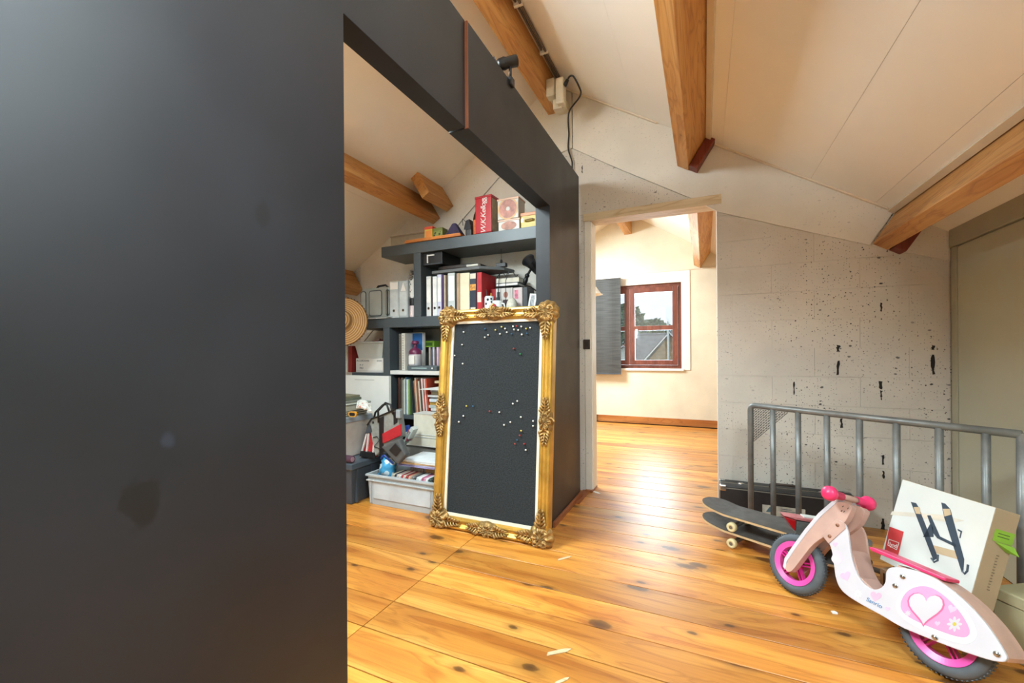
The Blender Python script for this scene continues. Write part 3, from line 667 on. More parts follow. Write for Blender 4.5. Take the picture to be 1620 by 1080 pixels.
# round headed pins
PINC = {'w': ('white', (236, 234, 226)), 'y': ('yellow', (214, 196, 92)), 'b': ('blue', (38, 92, 130)), 'r': ('red', (170, 52, 48)), 'g': ('green', (40, 140, 84))}
pins = [('w', 734.4, 525.4), ('b', 768.3, 520.4), ('y', 784.8, 522), ('y', 794.4, 517.2), ('w', 799.9, 520), ('w', 812.5, 516.3), ('r', 818, 516), ('w', 825.5, 516.6), ('w', 813.9, 521.3), ('w', 820.7, 522.1), ('y', 833.1, 520.1), ('w', 839.5, 518.6), ('w', 802.7, 525.8), ('w', 791.9, 528.3), ('b', 810.2, 528.3), ('w', 826.3, 529.2), ('b', 834.5, 527.6), ('w', 773.2, 530), ('w', 768, 533.7), ('w', 732, 545.3), ('w', 720.4, 562.4), ('w', 732.9, 575.1), ('r', 813.4, 551.4), ('g', 823.8, 559.9), ('y', 738.9, 642), ('b', 749.2, 642.4), ('w', 734.1, 657.7), ('w', 727, 667), ('r', 775.6, 650.2), ('w', 790.9, 651.8), ('w', 812.2, 638.3), ('w', 819.1, 634.2), ('w', 824.8, 659.4), ('w', 808.3, 667.4), ('w', 798.3, 671.8), ('w', 844.2, 665.7), ('w', 844.2, 673.4), ('y', 825.2, 681.1), ('r', 823.1, 688.3), ('b', 818.9, 695.6), ('r', 815.6, 701.7), ('r', 830, 701.7), ('w', 832.6, 711.4)]
PB = {}
fp0 = FB+fn*-.014
for (c, px, py) in pins:
    q = PPL(px, py, fp0, fn); nm, col = PINC[c]
    if c not in PB:
        head = MB().sphere((0, 0, .0085), .0056, 10, 6).build('head', plain('pin_'+nm, col, .3, var=.02), local=True, smooth=True)
        sh = MB().tube([(0, 0, .0), (0, 0, .004)], .0009, 5).build('shaft', M_chrome, local=True)
        t = thing('push_pin', 'small %s round-headed pin stuck in the black felt board' % nm, 'pin', mat=frame_m(q, fx, fu, fn), group='%s pins on the felt board' % nm)
        head.parent = t; sh.parent = t; PB[c] = (t, head, sh)
    else:
        t0, hh, ss = PB[c]; t = t0.copy(); COL.objects.link(t); t.matrix_world = frame_m(q, fx, fu, fn); copy_part(hh, t); copy_part(ss, t)

# ================================================================== BOOKCASE IN THE BAY
def X(px, y, py=480): return PX(px, py, 1, y).x
def Z(px, py, y): return PX(px, py, 1, y).z
YS, YE = 2.975, 3.318
ZT0, ZT1, ZM0, ZM1 = 1.967, 2.058, 1.335, 1.42
bc = thing('bookcase', 'charcoal bookcase with thick shelves built against the wall of the bay', 'bookcase', (-2., 3.15, 0))
cbox(-2.63, -1.04, YS, YE, ZT0, ZT1).build('top_shelf', M_shelf, bc, bev=.002)
cbox(-2.276, -2.203, YS, YE, ZM1+.0005, ZT0-.0005).build('upright', M_shelf, bc, bev=.002)
cbox(-2.966, -1.04, YS, YE, ZM0, ZM1).build('middle_shelf', M_shelf, bc, bev=.002)
cbox(-2.616, -2.544, YS, YE, .0005, ZM0-.0005).build('upright', M_shelf, bc, bev=.002)
cbox(-1.115, -1.045, YS, YE, .0005, ZM0-.0005).build('upright', M_shelf, bc, bev=.002)
cbox(-1.115, -1.045, YS+.02, YE, ZM1+.0005, ZT0-.0005).build('upright', M_shelf, bc, bev=.002)
cbox(-2.543, -1.116, YS+.004, YE-.012, .92, .955).build('shelf', M_white, bc, bev=.002, label='white shelf board')
cbox(-2.543, -1.116, YS+.004, YE-.012, .534, .567).build('shelf', M_shelf, bc, bev=.002)
cbox(-3.02, -2.617, YS+.03, YE-.012, .90, .93).build('shelf', M_shelf, bc, bev=.002)
cbox(-2.543, -1.116, YE-.01, YE, .567, ZM0-.001).build('back_panel', plain('bookcase_back', (120, 122, 120), .6), bc)

COLS = {}
def cm(c, rough=.5):
    k = 'col_%d_%d_%d_%d' % (*c, int(rough*100)); return plain(k, c, rough, var=.07, scale=20)
def book(name, label, cat, x0, x1, y0, y1, z0, z1, col, spine_label=None, tilt=0., group=None, rings=False, pagecol=None):
    """standing book or binder, spine towards -y"""
    t = thing(name, label, cat, ((x0+x1)/2, (y0+y1)/2, z0), group=group)
    T = Matrix.Translation(((x0+x1)/2, 0, z0)) @ Matrix.Rotation(tilt, 4, 'Y') @ Matrix.Translation((-(x0+x1)/2, 0, -z0))
    w = x1-x0; ct = min(.004, w*.18); m = cm(col)
    mb = MB().box(x0, x0+ct, y0, y1, z0, z1, T).box(x1-ct, x1, y0, y1, z0, z1, T).box(x0+ct, x1-ct, y0, y0+ct, z0, z1, T)
    mb.build('cover', m, t, bev=.0012, seg=1)
    MB().box(x0+ct, x1-ct, y0+ct, y1-.006, z0+.004, z1-.006, T).build('pages', cm(pagecol or (226, 222, 208), .8), t)
    if spine_label:
        c, a, b = spine_label
        MB().box(x0+w*.12, x1-w*.12, y0-.0012, y0, z0+(z1-z0)*a, z0+(z1-z0)*b, T).build('spine_label', cm(c, .6), t)
    if rings:
        r = min(.012, w*.28); R = T @ Matrix.Translation(((x0+x1)/2, y0-.002, z0+(z1-z0)*.2)) @ Matrix.Rotation(PI/2, 4, 'X')
        MB().lathe([(r*.62, -.002), (r*.62, .002), (r, .0025), (r, -.002)], 14, R).build('finger_ring', M_chrome, t)
        MB().lathe([(.0001, .0006), (r*.62, .0006), (r*.62, -.0015), (.0001, -.0015)], 12, R).build('finger_hole', M_blackp, t)
    return t
def bx(name, label, cat, x0, x1, y0, y1, z0, z1, mat, bev=.003, group=None):
    return thing(name, label, cat, ((x0+x1)/2, (y0+y1)/2, z0), group=group), MB().box(x0, x1, y0, y1, z0, z1)

# ---- binders and books on the middle shelf (right of the upright)
yb = YS+.03; z = ZM1+.001
rowb = [ # px0, px1, top px, colour, kind, label
 (674.6, 681.8, 437, (214, 216, 212), 'ring', 'narrow white ring binder next to the bookcase upright'),
 (682.2, 684.4, 438, (58, 36, 36), '', 'thin dark maroon book between two white ring binders'),
 (684.7, 691.2, 437, (224, 226, 224), 'ring', 'white ring binder beside the lilac-spined binder'),
 (691.8, 698.3, 434, (206, 204, 222), 'ring', 'pale lilac ring binder beside the purple book'),
 (698.6, 702.2, 434, (72, 50, 92), '', 'dark purple book beside the lilac ring binder'),
 (702.6, 704.8, 435, (206, 190, 168), '', 'thin beige book between the purple and the brown book'),
 (705.1, 708.2, 435, (92, 70, 46), '', 'brown book beside the wide grey ring binder'),
 (708.7, 719.6, 431.5, (196, 202, 200), 'ring', 'wide light grey ring binder with a white label'),
 (720.0, 722.2, 432, (38, 34, 34), '', 'thin black book beside the wide grey ring binder'),
 (722.5, 727.4, 432, (176, 148, 118), '', 'tan cardboard folder beside the cream ring binder'),
 (727.9, 742.8, 431.5, (226, 214, 182), '', 'wide plain cream ring binder'),
 (743.2, 753.6, 431, (36, 44, 58), 'pic', 'dark blue book with a glowing picture on its spine'),
 (754.4, 762.4, 430.5, (188, 34, 40), 'red', 'bright red ring binder at the end of the row')]
for (a, b, tp, col, kd, lab) in rowb:
    x0, x1 = X(a, yb), X(b, yb); zt = Z((a+b)/2, tp, yb)
    t = book('ring_binder' if kd in ('ring', 'red') else 'book', lab, 'binder' if kd in ('ring', 'red') else 'book', x0, x1, yb, yb+.25, z, zt, col, ((236, 234, 228), .34, .93) if kd == 'ring' else (((232, 206, 190), .28, .52) if kd == 'red' else None), rings=kd in ('ring',), group='books and binders on the middle shelf')
    if kd == 'pic':
        cy = (z+zt)/2
        cbox(x0+.004, x1-.004, yb-.001, yb, z+.26*(zt-z)*2.2, z+.72*(zt-z)).build('picture', plain('glow_picture', (224, 150, 60), .5, var=.5, scale=60), t)
        cbox(x0+.004, x1-.004, yb-.001, yb, zt-.05, zt-.008).build('title', cm((220, 210, 190)), t)
        cbox(x0+.008, x1-.008, yb-.001, yb, z+.04, z+.055).build('title', cm((220, 210, 190)), t)
# flat dark lid and grey tray lying on the binders
t = thing('flat_scanner', 'flat grey device with a dark rounded lid lying across the binders', 'scanner', (-2.0, 3.1, 1.78))
zt = Z(720, 431, yb)+.006
x0, x1, x2 = X(683, yb), X(760, yb), X(797, yb)
MB().prism([(x0, yb+.0), (x1, yb-.02), (x2-.05, yb+.12), (x2-.02, yb+.26), (x0, yb+.28)], Matrix.Identity(4), zt, zt+.026).build('body', plain('scanner_grey', (96, 98, 98), .5), t, bev=.006)
pts = []
for i in range(24):
    a = 2*PI*i/24; pts.append(((x0+x1)/2+(x1-x0)*.46*math.copysign(abs(math.cos(a))**.6, math.cos(a)), yb+.12+.11*math.copysign(abs(math.sin(a))**.6, math.sin(a))))
MB().prism(pts, Matrix.Identity(4), zt+.027, zt+.062).build('lid', plain('scanner_lid', (46, 40, 38), .35), t, bev=.01, seg=3)
MB().box(x2-.12, x2-.03, yb+.10, yb+.14, zt+.026, zt+.060).build('hinge', M_blackp, t, bev=.004)
MB().prism([(x1-.12, yb-.018), (x1-.01, yb-.018), (x1-.005, yb+.02), (x1-.10, yb+.02)], Matrix.Identity(4), zt+.027, zt+.045).build('release_catch', plain('pale_grey_plastic', (198, 196, 184), .4), t, bev=.004)
# black box hung under the top shelf, with a white bracket
t = thing('speaker_box', 'small black box hung under the top shelf beside the upright', 'box', (-2.1, 3.1, 1.8))
x0, x1 = -2.200, X(700, YS+.03)
z0 = Z(683, 419, YS+.03)
cbox(x0, x1, YS+.03, YE-.02, z0, ZT0-.001).build('body', M_blackp, t, bev=.004)
MB().box(x0+.045, x0+.055, YS+.024, YS+.03, z0+.02, ZT0-.02).box(x0+.055, x0+.12, YS+.024, YS+.03, ZT0-.032, ZT0-.022).build('bracket', M_white, t)
MB().box(x0+.02, x1-.02, YS+.028, YS+.031, z0+.006, z0+.012).build('slot', M_dgrey, t)
# pull cord with a wooden bob
q = PX(793, 398, 1, 3.16); t = thing('pull_cord', 'thin pull cord with a small dark bob hanging from the top shelf', 'cord', (q.x, q.y, q.z-.06))
MB().tube([(q.x, q.y, ZT0-.001), (q.x, q.y, q.z-.07)], .002, 6).build('cord', M_blackp, t)
MB().sphere((q.x, q.y, q.z-.08), .011, 8, 6, (1, 1, 1.5)).build('bob', M_blackp, t, smooth=True)
# ---- mugs, egg, books, lamp and photo on the right of the middle shelf
y1 = YS+.05
def mug(label, px0, px1, top, mat, handle=False, emblem=None):
    x0, x1 = X(px0, y1), X(px1, y1); r = (x1-x0)/2; cx = (x0+x1)/2; zt = Z((px0+px1)/2, top, y1); h = zt-z
    t = thing('mug', label, 'mug', (cx, y1+r, z))
    MB().lathe([(.001, 0), (r*.93, 0), (r, .01), (r, h), (r*.92, h), (r*.9, .012), (.001, .01)], 24).build('body', mat, t, local=True, smooth=True)
    if handle:
        MB().tube([(r*.95*math.cos(0), 0, h*.8), (r*1.45, 0, h*.75), (r*1.6, 0, h*.5), (r*1.35, 0, h*.25), (r*.95, 0, h*.2)], .007, 8).build('handle', mat, t, local=True, smooth=True)
    if emblem:
        MB().lathe([(.0005, .0012), (r*.56, .0012), (r*.56, -.002)], 20, Matrix.Translation((-.01, -r-.0002, h*.52)) @ Matrix.Rotation(PI/2, 4, 'X')).build('emblem', emblem, t, local=True, label='red round emblem')
        MB().tube([(-.008, -r-.003, h*.68), (-.005, -r-.003, h*.80)], .003, 5).build('emblem_stalk', M_paper, t, local=True)
    return t, cx, r, h
t, cx, r, h = mug('white mug with black cow spots holding pencils', 763.5, 777, 468, spotted('cow_spots', (24, 24, 24), (232, 232, 230), 34, .36))
for i, c in enumerate(((200, 60, 50), (230, 200, 90), (60, 90, 150), (90, 60, 40))):
    a = i*1.4; MB().tube([(r*.4*math.cos(a), r*.4*math.sin(a), .012), (r*.7*math.cos(a), r*.7*math.sin(a), h+.02+.012*i)], .0035, 6).build('pencil', cm(c), t, local=True)
mug('white mug with a red round emblem and a handle', 776, 790.5, 475, M_white, True, plain('red_emblem', (196, 40, 56), .4))
x0, x1 = X(797, y1), X(815, y1); r = (x1-x0)/2; zt = Z(806, 469.5, y1); h = zt-z
t = thing('egg_ornament', 'pale speckled stone egg standing beside the mugs', 'ornament', ((x0+x1)/2, y1+r, z))
MB().lathe([(.001, 0)]+[(r*math.cos(PI/2*(i/10)**1.15), .02+(h-.02)*math.sin(PI/2*i/10)) for i in range(11)], 24).build('egg', plain('speckled_stone', (206, 202, 184), .6, var=.16, scale=60), t, local=True, smooth=True)
MB().lathe([(r*1.01, .012), (r*1.02, .02), (r*1.01, .028)], 24).build('rim', plain('stone_rim', (188, 184, 166), .6), t, local=True)
y2 = 3.135
for (a, b, tp, col, lab, sp) in ((776.5, 784, 457, (168, 30, 36), 'red book standing behind the mugs', None), (784.4, 811, 455.5, (202, 196, 190), 'grey-white box file with a portrait on its front', 'por'), (812, 826.4, 454.5, (214, 198, 194), 'white book with a pink picture', 'pink'), (826.9, 834.5, 454, (70, 72, 76), 'dark grey box file beside the photo frame', None)):
    x0, x1 = X(a, y2), X(b, y2); zt = Z((a+b)/2, tp, y2)
    t = book('book', lab, 'book', x0, x1, y2, y2+.15, z, zt, col, group='books behind the mugs')
    if sp == 'por':
        w = x1-x0
        cbox(x0+w*.08, x0+w*.26, y2-.001, y2, z+.05, zt-.03).build('title', cm((60, 56, 58)), t)
        c_ = Matrix.Translation((x0+w*.6, y2-.001, z+(zt-z)*.74)) @ Matrix.Rotation(PI/2, 4, 'X')
        MB().lathe([(.001, .0006), (w*.13, .0006), (w*.13, -.001)], 16, c_ @ Matrix.Diagonal((1, 1.3, 1, 1))).build('portrait_head', cm((150, 96, 78)), t)
        MB().prism([(-w*.24, -.15), (w*.2, -.15), (w*.14, -.04), (-w*.16, -.04)], c_, 0, .0008).build('portrait_shoulders', cm((58, 34, 38)), t)
    if sp == 'pink':
        w = x1-x0; cbox(x0+w*.15, x0+w*.55, y2-.001, y2, z+.12, zt-.02).build('picture', plain('pink_picture', (206, 110, 132), .5, var=.4, scale=50), t)
zt = Z(800, 455, y2)+.012; x0, x1 = X(785.5, y2), X(822, y2)
t = thing('book', 'black book lying flat on the box file', 'book', ((x0+x1)/2, 3.2, zt), group='books behind the mugs')
MB().box(x0, x1-.01, y2-.01, y2+.14, zt, zt+.004).box(x0, x1-.01, y2-.01, y2+.14, zt+.022, zt+.026).build('cover', M_blackp, t); MB().box(x0+.004, x1-.014, y2-.008, y2+.136, zt+.004, zt+.022).build('pages', M_paper, t)
zt += .027
t = thing('book', 'pale grey paperback lying flat under the clip lamp', 'book', ((x0+x1)/2, 3.2, zt), group='books behind the mugs')
MB().box(x0, x1, y2-.006, y2+.14, zt, zt+.003).box(x0, x1, y2-.006, y2+.14, zt+.037, zt+.040).box(x0, x0+.003, y2-.006, y2+.14, zt+.003, zt+.037).build('cover', cm((168, 166, 156)), t); MB().box(x0+.003, x1-.003, y2-.004, y2+.136, zt+.003, zt+.037).build('pages', cm((214, 206, 186)), t)
zt += .041
# tangled black cable over the flat books
pts = [Vector((x0+.01+(x1-x0)*u*.9, y2-.012+.01*math.sin(u*9), zt+.004+.045*abs(math.sin(u*7.))*(1 if u < .85 else .3))) for u in [i/30 for i in range(31)]]
t = thing('cable', 'black cable looped over the flat books and hanging down', 'cable', (x0, y2, z))
MB().tube(pts, .0032, 6).build('loop', M_blackp, t)
MB().tube([pts[4], pts[4]+Vector((.0, -.02, -.05)), pts[4]+Vector((-.005, -.025, -.18)), pts[4]+Vector((.0, -.025, -.20))], .003, 6).build('drop', M_blackp, t)
MB().tube([pts[16]+Vector((0, -.004, 0)), pts[16]+Vector((.03, -.025, .01)), pts[16]+Vector((.0, -.03, -.06)), pts[16]+Vector((.0, -.03, -.26))], .003, 6).build('drop', M_blackp, t)
MB().box(pts[4].x-.015, pts[4].x+.012, y2-.05, y2-.025, pts[4].z-.25, pts[4].z-.20).build('plug', M_blackp, t, bev=.004)
# clip lamp
q0 = PX(829, 451, 1, y2+.02); q1 = PX(834, 436, 1, y2+.02); q2 = PX(841, 424, 1, y2+.02)
t = thing('clip_lamp', 'black clip-on spot lamp clamped on the books below the top shelf', 'lamp', q0)
MB().tube([q0, q0+(q1-q0)*.5, q1], [.014, .02, .013], 8).build('clamp', M_blackp, t, smooth=True)
MB().tube([q1, q2], .010, 8).build('arm', M_blackp, t)
MB().sphere(q1, .02, 10, 6).build('joint', M_blackp, t, smooth=True)
ax = (PX(832, 409, 1, y2-.09)-PX(846, 426, 1, y2+.03)).normalized(); bb = ax.orthogonal().normalized(); c_ = ax.cross(bb)
MB().lathe([(.001, -.10), (.030, -.095), (.034, -.02), (.052, .05), (.056, .055), (.050, .05), (.03, -.02), (.001, -.03)], 20, frame_m(PX(841, 418, 1, y2-.02), bb, c_, ax)).build('shade', M_blackp, t, smooth=True)
MB().tube([q0+Vector((.01, 0, 0)), q0+Vector((.06, 0, -.02)), q0+Vector((.10, .01, -.05))], .006, 6).build('foot', M_blackp, t)
# photo frame
x0, x1 = X(832, y1), X(843.5, y1); zt = Z(842, 462, y1)
a = .22; T = Matrix.Translation((x0, y1+.02, z)) @ Matrix.Rotation(-a*.6, 4, 'X') @ Matrix.Rotation(a*.6, 4, 'Y')
t = thing('photo_frame', 'white photo frame leaning at the end of the middle shelf', 'photo frame', (x0, y1, z))
w, h = x1-x0, zt-z
MB().box(0, .014, 0, .012, 0, h, T).box(w-.014, w, 0, .012, 0, h, T).box(.014, w-.014, 0, .012, 0, .014, T).box(.014, w-.014, 0, .012, h-.014, h, T).build('frame', M_white, t)
MB().box(.014, w-.014, .004, .010, .014, h-.014, T).build('photo', plain('photo_print', (150, 150, 150), .4, var=.6, scale=45), t)

# ---- middle shelf, left of the upright
y3 = YS+.02
x0, x1 = X(571, y3), X(615, y3); zt = Z(592, 455, y3)
t = thing('storage_case', 'light grey ribbed metal case on the middle shelf', 'case', ((x0+x1)/2, y3+.1, z))
M_case = plain('grey_metal_case', (168, 176, 170), .4, metal=.3, var=.05)
cbox(x0, x1, y3+.006, y3+.24, z, zt).build('body', M_case, t, bev=.012, seg=3)
def rrect(cx, cz, w, h, r):
    p = []
    for (sx, sz, a0) in ((1, 1, 0), (-1, 1, PI/2), (-1, -1, PI), (1, -1, 3*PI/2)):
        for i in range(5): a = a0+PI/2*i/4; p.append((cx+sx*(w/2-r)+r*math.cos(a), cz+sz*(h/2-r)+r*math.sin(a)))
    return p
MXZ = Matrix(((1, 0, 0, 0), (0, 0, -1, 0), (0, 1, 0, 0), (0, 0, 0, 1)))
w = x1-x0
for (u, ww) in ((.52, .42), (.03, .16), (.99, .10)):
    MB().prism(rrect(max(x0+ww*w/2, min(x1-ww*w/2, x0+u*w)), (z+zt)/2, ww*w, (zt-z)*.78, .02), MXZ, -y3-.006, -y3-.0005).build('pressed_panel', plain('case_panel', (186, 194, 188), .35, metal=.3), t, bev=.003)
    MB().prism(rrect(max(x0+ww*w/2, min(x1-ww*w/2, x0+u*w)), (z+zt)/2, ww*w+.016, (zt-z)*.78+.016, .026), MXZ, -y3-.0065, -y3-.0035).build('groove', M_dgrey, t)
MB().tube([(x0+.09, y3+.1, zt), (x0+.12, y3+.1, zt+.03), (x1-.12, y3+.1, zt+.035), (x1-.08, y3+.1, zt)], .01, 8).build('handle', M_blackp, t)
for i, (a, b, c) in enumerate(((616.5, 630.5, (188, 198, 198)), (631, 645, (176, 184, 186)))):
    x0, x1 = X(a, y3), X(b, y3); zt = Z((a+b)/2, 445-i, y3)
    t = book('ring_binder', ['pale grey ring binder beside the metal case', 'grey ring binder with a pointed paper tab'][i], 'binder', x0, x1, y3, y3+.26, z, zt, c, ((198, 206, 206), .05, .70), rings=True)
    if i: MB().prism([(x0+.02, zt-.09), (x1-.02, zt-.09), ((x0+x1)/2, zt-.01)], MXZ, -y3, -y3+.001).build('paper_tab', M_paper, t)
    else: cbox(x0+.008, x1-.008, y3-.0012, y3, zt-.07, zt-.01).build('title_label', M_paper, t)
x0, x1 = X(645.6, y3), X(655, y3); r = (x1-x0)/2
t = thing('spotted_vase', 'slim black and white patterned vase with a crumpled silver top', 'vase', ((x0+x1)/2, y3+r, z))
sp = spotted('vase_pattern', (40, 38, 36), (220, 218, 210), 46, .33); zt = Z(650, 441, y3); h = zt-z
MB().lathe([(.001, 0), (r*.9, 0), (r, .01), (r, h*.30)], 20).build('base', plain('vase_base', (222, 206, 206), .4), t, local=True, smooth=True)
MB().lathe([(r*1.005, h*.302), (r*1.005, h*.50)], 20).build('band', M_blackp, t, local=True, smooth=True)
MB().lathe([(r, h*.502), (r, h), (r*.85, h), (r*.85, h*.5)], 20).build('neck', sp, t, local=True, smooth=True)
rn = random.Random(5); mb = MB()
for i in range(16): mb.sphere((rn.uniform(-.7, .6)*r, rn.uniform(-1, 1)*r, h+rn.uniform(.0, .08)), rn.uniform(.009, .016), 6, 4, (rn.uniform(.6, 1.3), .8, rn.uniform(.6, 1.3)))
mb.build('silver_top', plain('crumpled_foil', (150, 146, 136), .35, metal=.5, var=.5, scale=30), t, local=True)
x0, x1 = X(557, YS), X(622, YS)
t = thing('papers', 'loose white sheets lying on the end of the middle shelf', 'paper', ((x0+x1)/2, YS, z))
MB().prism([(x0-.02, YS-.03), (x1-.12, YS-.02), (x1, YS+.018), (x0, YS+.019)], Matrix.Identity(4), z-.0005, z+.004).build('sheet', M_paper, t); MB().prism([(x0+.08, YS-.022), (x1-.03, YS-.012), (x1-.02, YS+.016), (x0+.10, YS+.016)], Matrix.Identity(4), z+.0042, z+.007).build('sheet', cm((90, 100, 104)), t)

# ---- top shelf
z = ZT1+.001; yt = YS+.03
def prismbox(name, label, cat, px0, px1, top, yf, dep, mat, group=None):
    x0, x1 = X(px0, yf, 350), X(px1, yf, 350); zt = Z((px0+px1)/2, top, yf)
    t = thing(name, label, cat, ((x0+x1)/2, yf+dep/2, z), group=group); o = cbox(x0, x1, yf, yf+dep, z, zt).build('body', mat, t, bev=.004)
    return t, x0, x1, zt
t, x0, x1, zt = prismbox('carton', 'flat grey cardboard carton at the back of the top shelf', 'carton', 618, 689, 371, 3.17, .13, cm((186, 172, 150), .8))
cbox(x0-.004, x1+.004, 3.166, 3.304, zt, zt+.012).build('lid', cm((176, 160, 138), .8), t, bev=.002)
x0, x1 = X(645, yt, 370), X(733, yt, 370)
t = thing('wooden_board', 'orange wooden board lying flat on the top shelf', 'board', ((x0+x1)/2, yt, z))
cbox(x0, x1, YS-.015, YS+.165, z, z+.018).build('board', plain('orange_wood', (196, 116, 44), .5, var=.15), t, bev=.003)
MB().box(x0+.01, x1-.01, YS-.012, YS+.0, z+.018, z+.026).box(x0+.01, x1-.01, YS+.145, YS+.16, z+.018, z+.026).build('rim', plain('orange_wood_rim', (206, 132, 60), .5), t, bev=.002)
zb = z+.027
def onboard(name, label, cat, px0, px1, top, mats, yf=YS+.03, dep=.08):
    x0, x1 = X(px0, yf, 365), X(px1, yf, 365); zt = Z((px0+px1)/2, top, yf)
    t = thing(name, label, cat, ((x0+x1)/2, yf+dep/2, zb-.008))
    cbox(x0, x1, yf, yf+dep, zb-.008, zt).build('body', mats[0], t, bev=.003); cbox(x0+.006, x1-.006, yf-.0012, yf, zb+.01, zt-.03).build('label', mats[1], t)
    cbox(x0-.001, x1+.001, yf-.001, yf+dep+.001, zt-.02, zt+.004).build('lid', mats[2], t, bev=.002)
onboard('snack_box', 'small yellow and orange box on the orange board', 'box', 671.5, 684, 359, (cm((214, 190, 66)), cm((228, 140, 60)), cm((206, 72, 48))))
onboard('tea_box', 'green printed box on the orange board', 'box', 685, 700, 361, (cm((126, 134, 60)), spotted('leaf_print', (50, 60, 36), (140, 146, 70), 40, .4), cm((110, 118, 52))))
x0, x1 = X(703, YS+.05, 365), X(731, YS+.05, 365); zt = Z(715, 351, YS+.05)
t = thing('folded_cloth', 'dark purple cloth bundle on the orange board', 'cloth', ((x0+x1)/2, YS+.08, zb-.008))
mb = MB(); mb.hexa([Vector(p) for p in ((x0, YS+.03, zb-.008), (x1, YS+.03, zb-.008), (x0+.55*(x1-x0), YS+.07, zt), (x0+.36*(x1-x0), YS+.07, zt), (x0, YS+.13, zb-.008), (x1, YS+.13, zb-.008), (x0+.6*(x1-x0), YS+.10, zt-.01), (x0+.36*(x1-x0), YS+.10, zt-.01))])
mb.build('bundle', plain('purple_cloth', (62, 54, 84), .85, bump=.5, scale=25), t, bev=.012, seg=3)
MB().tube([(x0+.03, YS+.04, zb+.02), (x0+.45*(x1-x0), YS+.055, zb+.05), (x1-.03, YS+.04, zb+.02)], .006, 6).build('binding', cm((50, 44, 40)), t)
x0, x1 = X(730, yt, 360), X(744, yt, 360); zt = Z(736, 345, yt)
t = thing('camera_pouch', 'black leather pouch with a flap beside the brown bottle', 'pouch', ((x0+x1)/2, yt, z))
x0 = max(x0, X(733, yt, 370)+.004)
cbox(x0, x1, yt+.02, yt+.10, z, zt-.05).build('body', M_blackp, t, bev=.012, seg=3)
mb = MB(); mb.hexa([Vector(p) for p in ((x0-.01, yt+.012, zt-.09), (x1, yt+.012, zt-.09), (x0+.035, yt+.03, zt), (x0+.0, yt+.03, zt-.01), (x0-.01, yt+.10, zt-.06), (x1, yt+.10, zt-.06), (x0+.035, yt+.09, zt), (x0, yt+.09, zt-.01))]); mb.build('flap', plain('dark_leather', (40, 38, 42), .5), t, bev=.004)
MB().tube([(x0, yt+.05, zt-.02), (x0-.03, yt+.03, zt+.01), (x0-.02, yt+.02, zt-.05)], .003, 6).build('strap', M_blackp, t)
x0, x1 = X(743, yt, 360), X(753, yt, 360); r = (x1-x0)/2*1.1; zt = Z(748, 318, yt); h = zt-z
t = thing('bottle', 'brown bottle with an orange label beside the red tin', 'bottle', ((x0+x1)/2, yt+.07, z))
MB().lathe([(.001, 0), (r, .004), (r, h*.55), (r*.75, h*.68), (r*.4, h*.78), (r*.38, h*.92), (.001, h*.92)], 20).build('glass', plain('brown_glass', (62, 38, 20), .15), t, local=True, smooth=True)
MB().lathe([(r*1.01, h*.08), (r*1.01, h*.5)], 20).build('label', plain('orange_label', (214, 112, 62), .6, var=.3, scale=30), t, local=True, smooth=True)
MB().lathe([(.001, h), (r*.46, h), (r*.46, h*.9), (.001, h*.9)], 14).build('cap', cm((150, 40, 30)), t, local=True)
# the red tin with white script
a0 = PX(749, 313, 1, YS-.0); a1 = PX(775, 309, 1, YS)
wt = (a1.x-a0.x)*1.02; ht = (a0.z+a1.z)/2-z
T = frame_m((X(754, YS, 365), YS+.006, z), (math.cos(-.06), math.sin(-.06), 0), (-math.sin(-.06), math.cos(-.06), 0), (0, 0, 1))
t = thing('red_tin', 'tall red tin with white script lettering on the top shelf', 'tin', mat=T)
M_red = plain('red_enamel', (186, 22, 34), .3, var=.05)
MB().box(-.016, wt-.016, 0, .14, 0, ht).build('body', M_red, t, local=True, bev=.006, seg=3)
MB().box(-.019, wt-.013, -.003, .143, ht-.012, ht+.008).build('lid', plain('red_lid', (170, 26, 34), .3), t, local=True, bev=.004)
MB().box(wt-.0165, wt-.0148, .01, .13, .012, ht-.02).build('side_print', plain('tin_side_print', (190, 176, 150), .5, var=.3, scale=18), t, local=True)
vs, fs = text_mesh('W.K.Kellogg', .066, .0006, shear=.35, space=.86)
Mt = frame_m((wt/2-.014, -.001, ht*.48), (0, 0, 1), (-1, 0, 0), (0, -1, 0))
MB().add(vs, fs, Mt).build('lettering', M_paper, t, local=True)
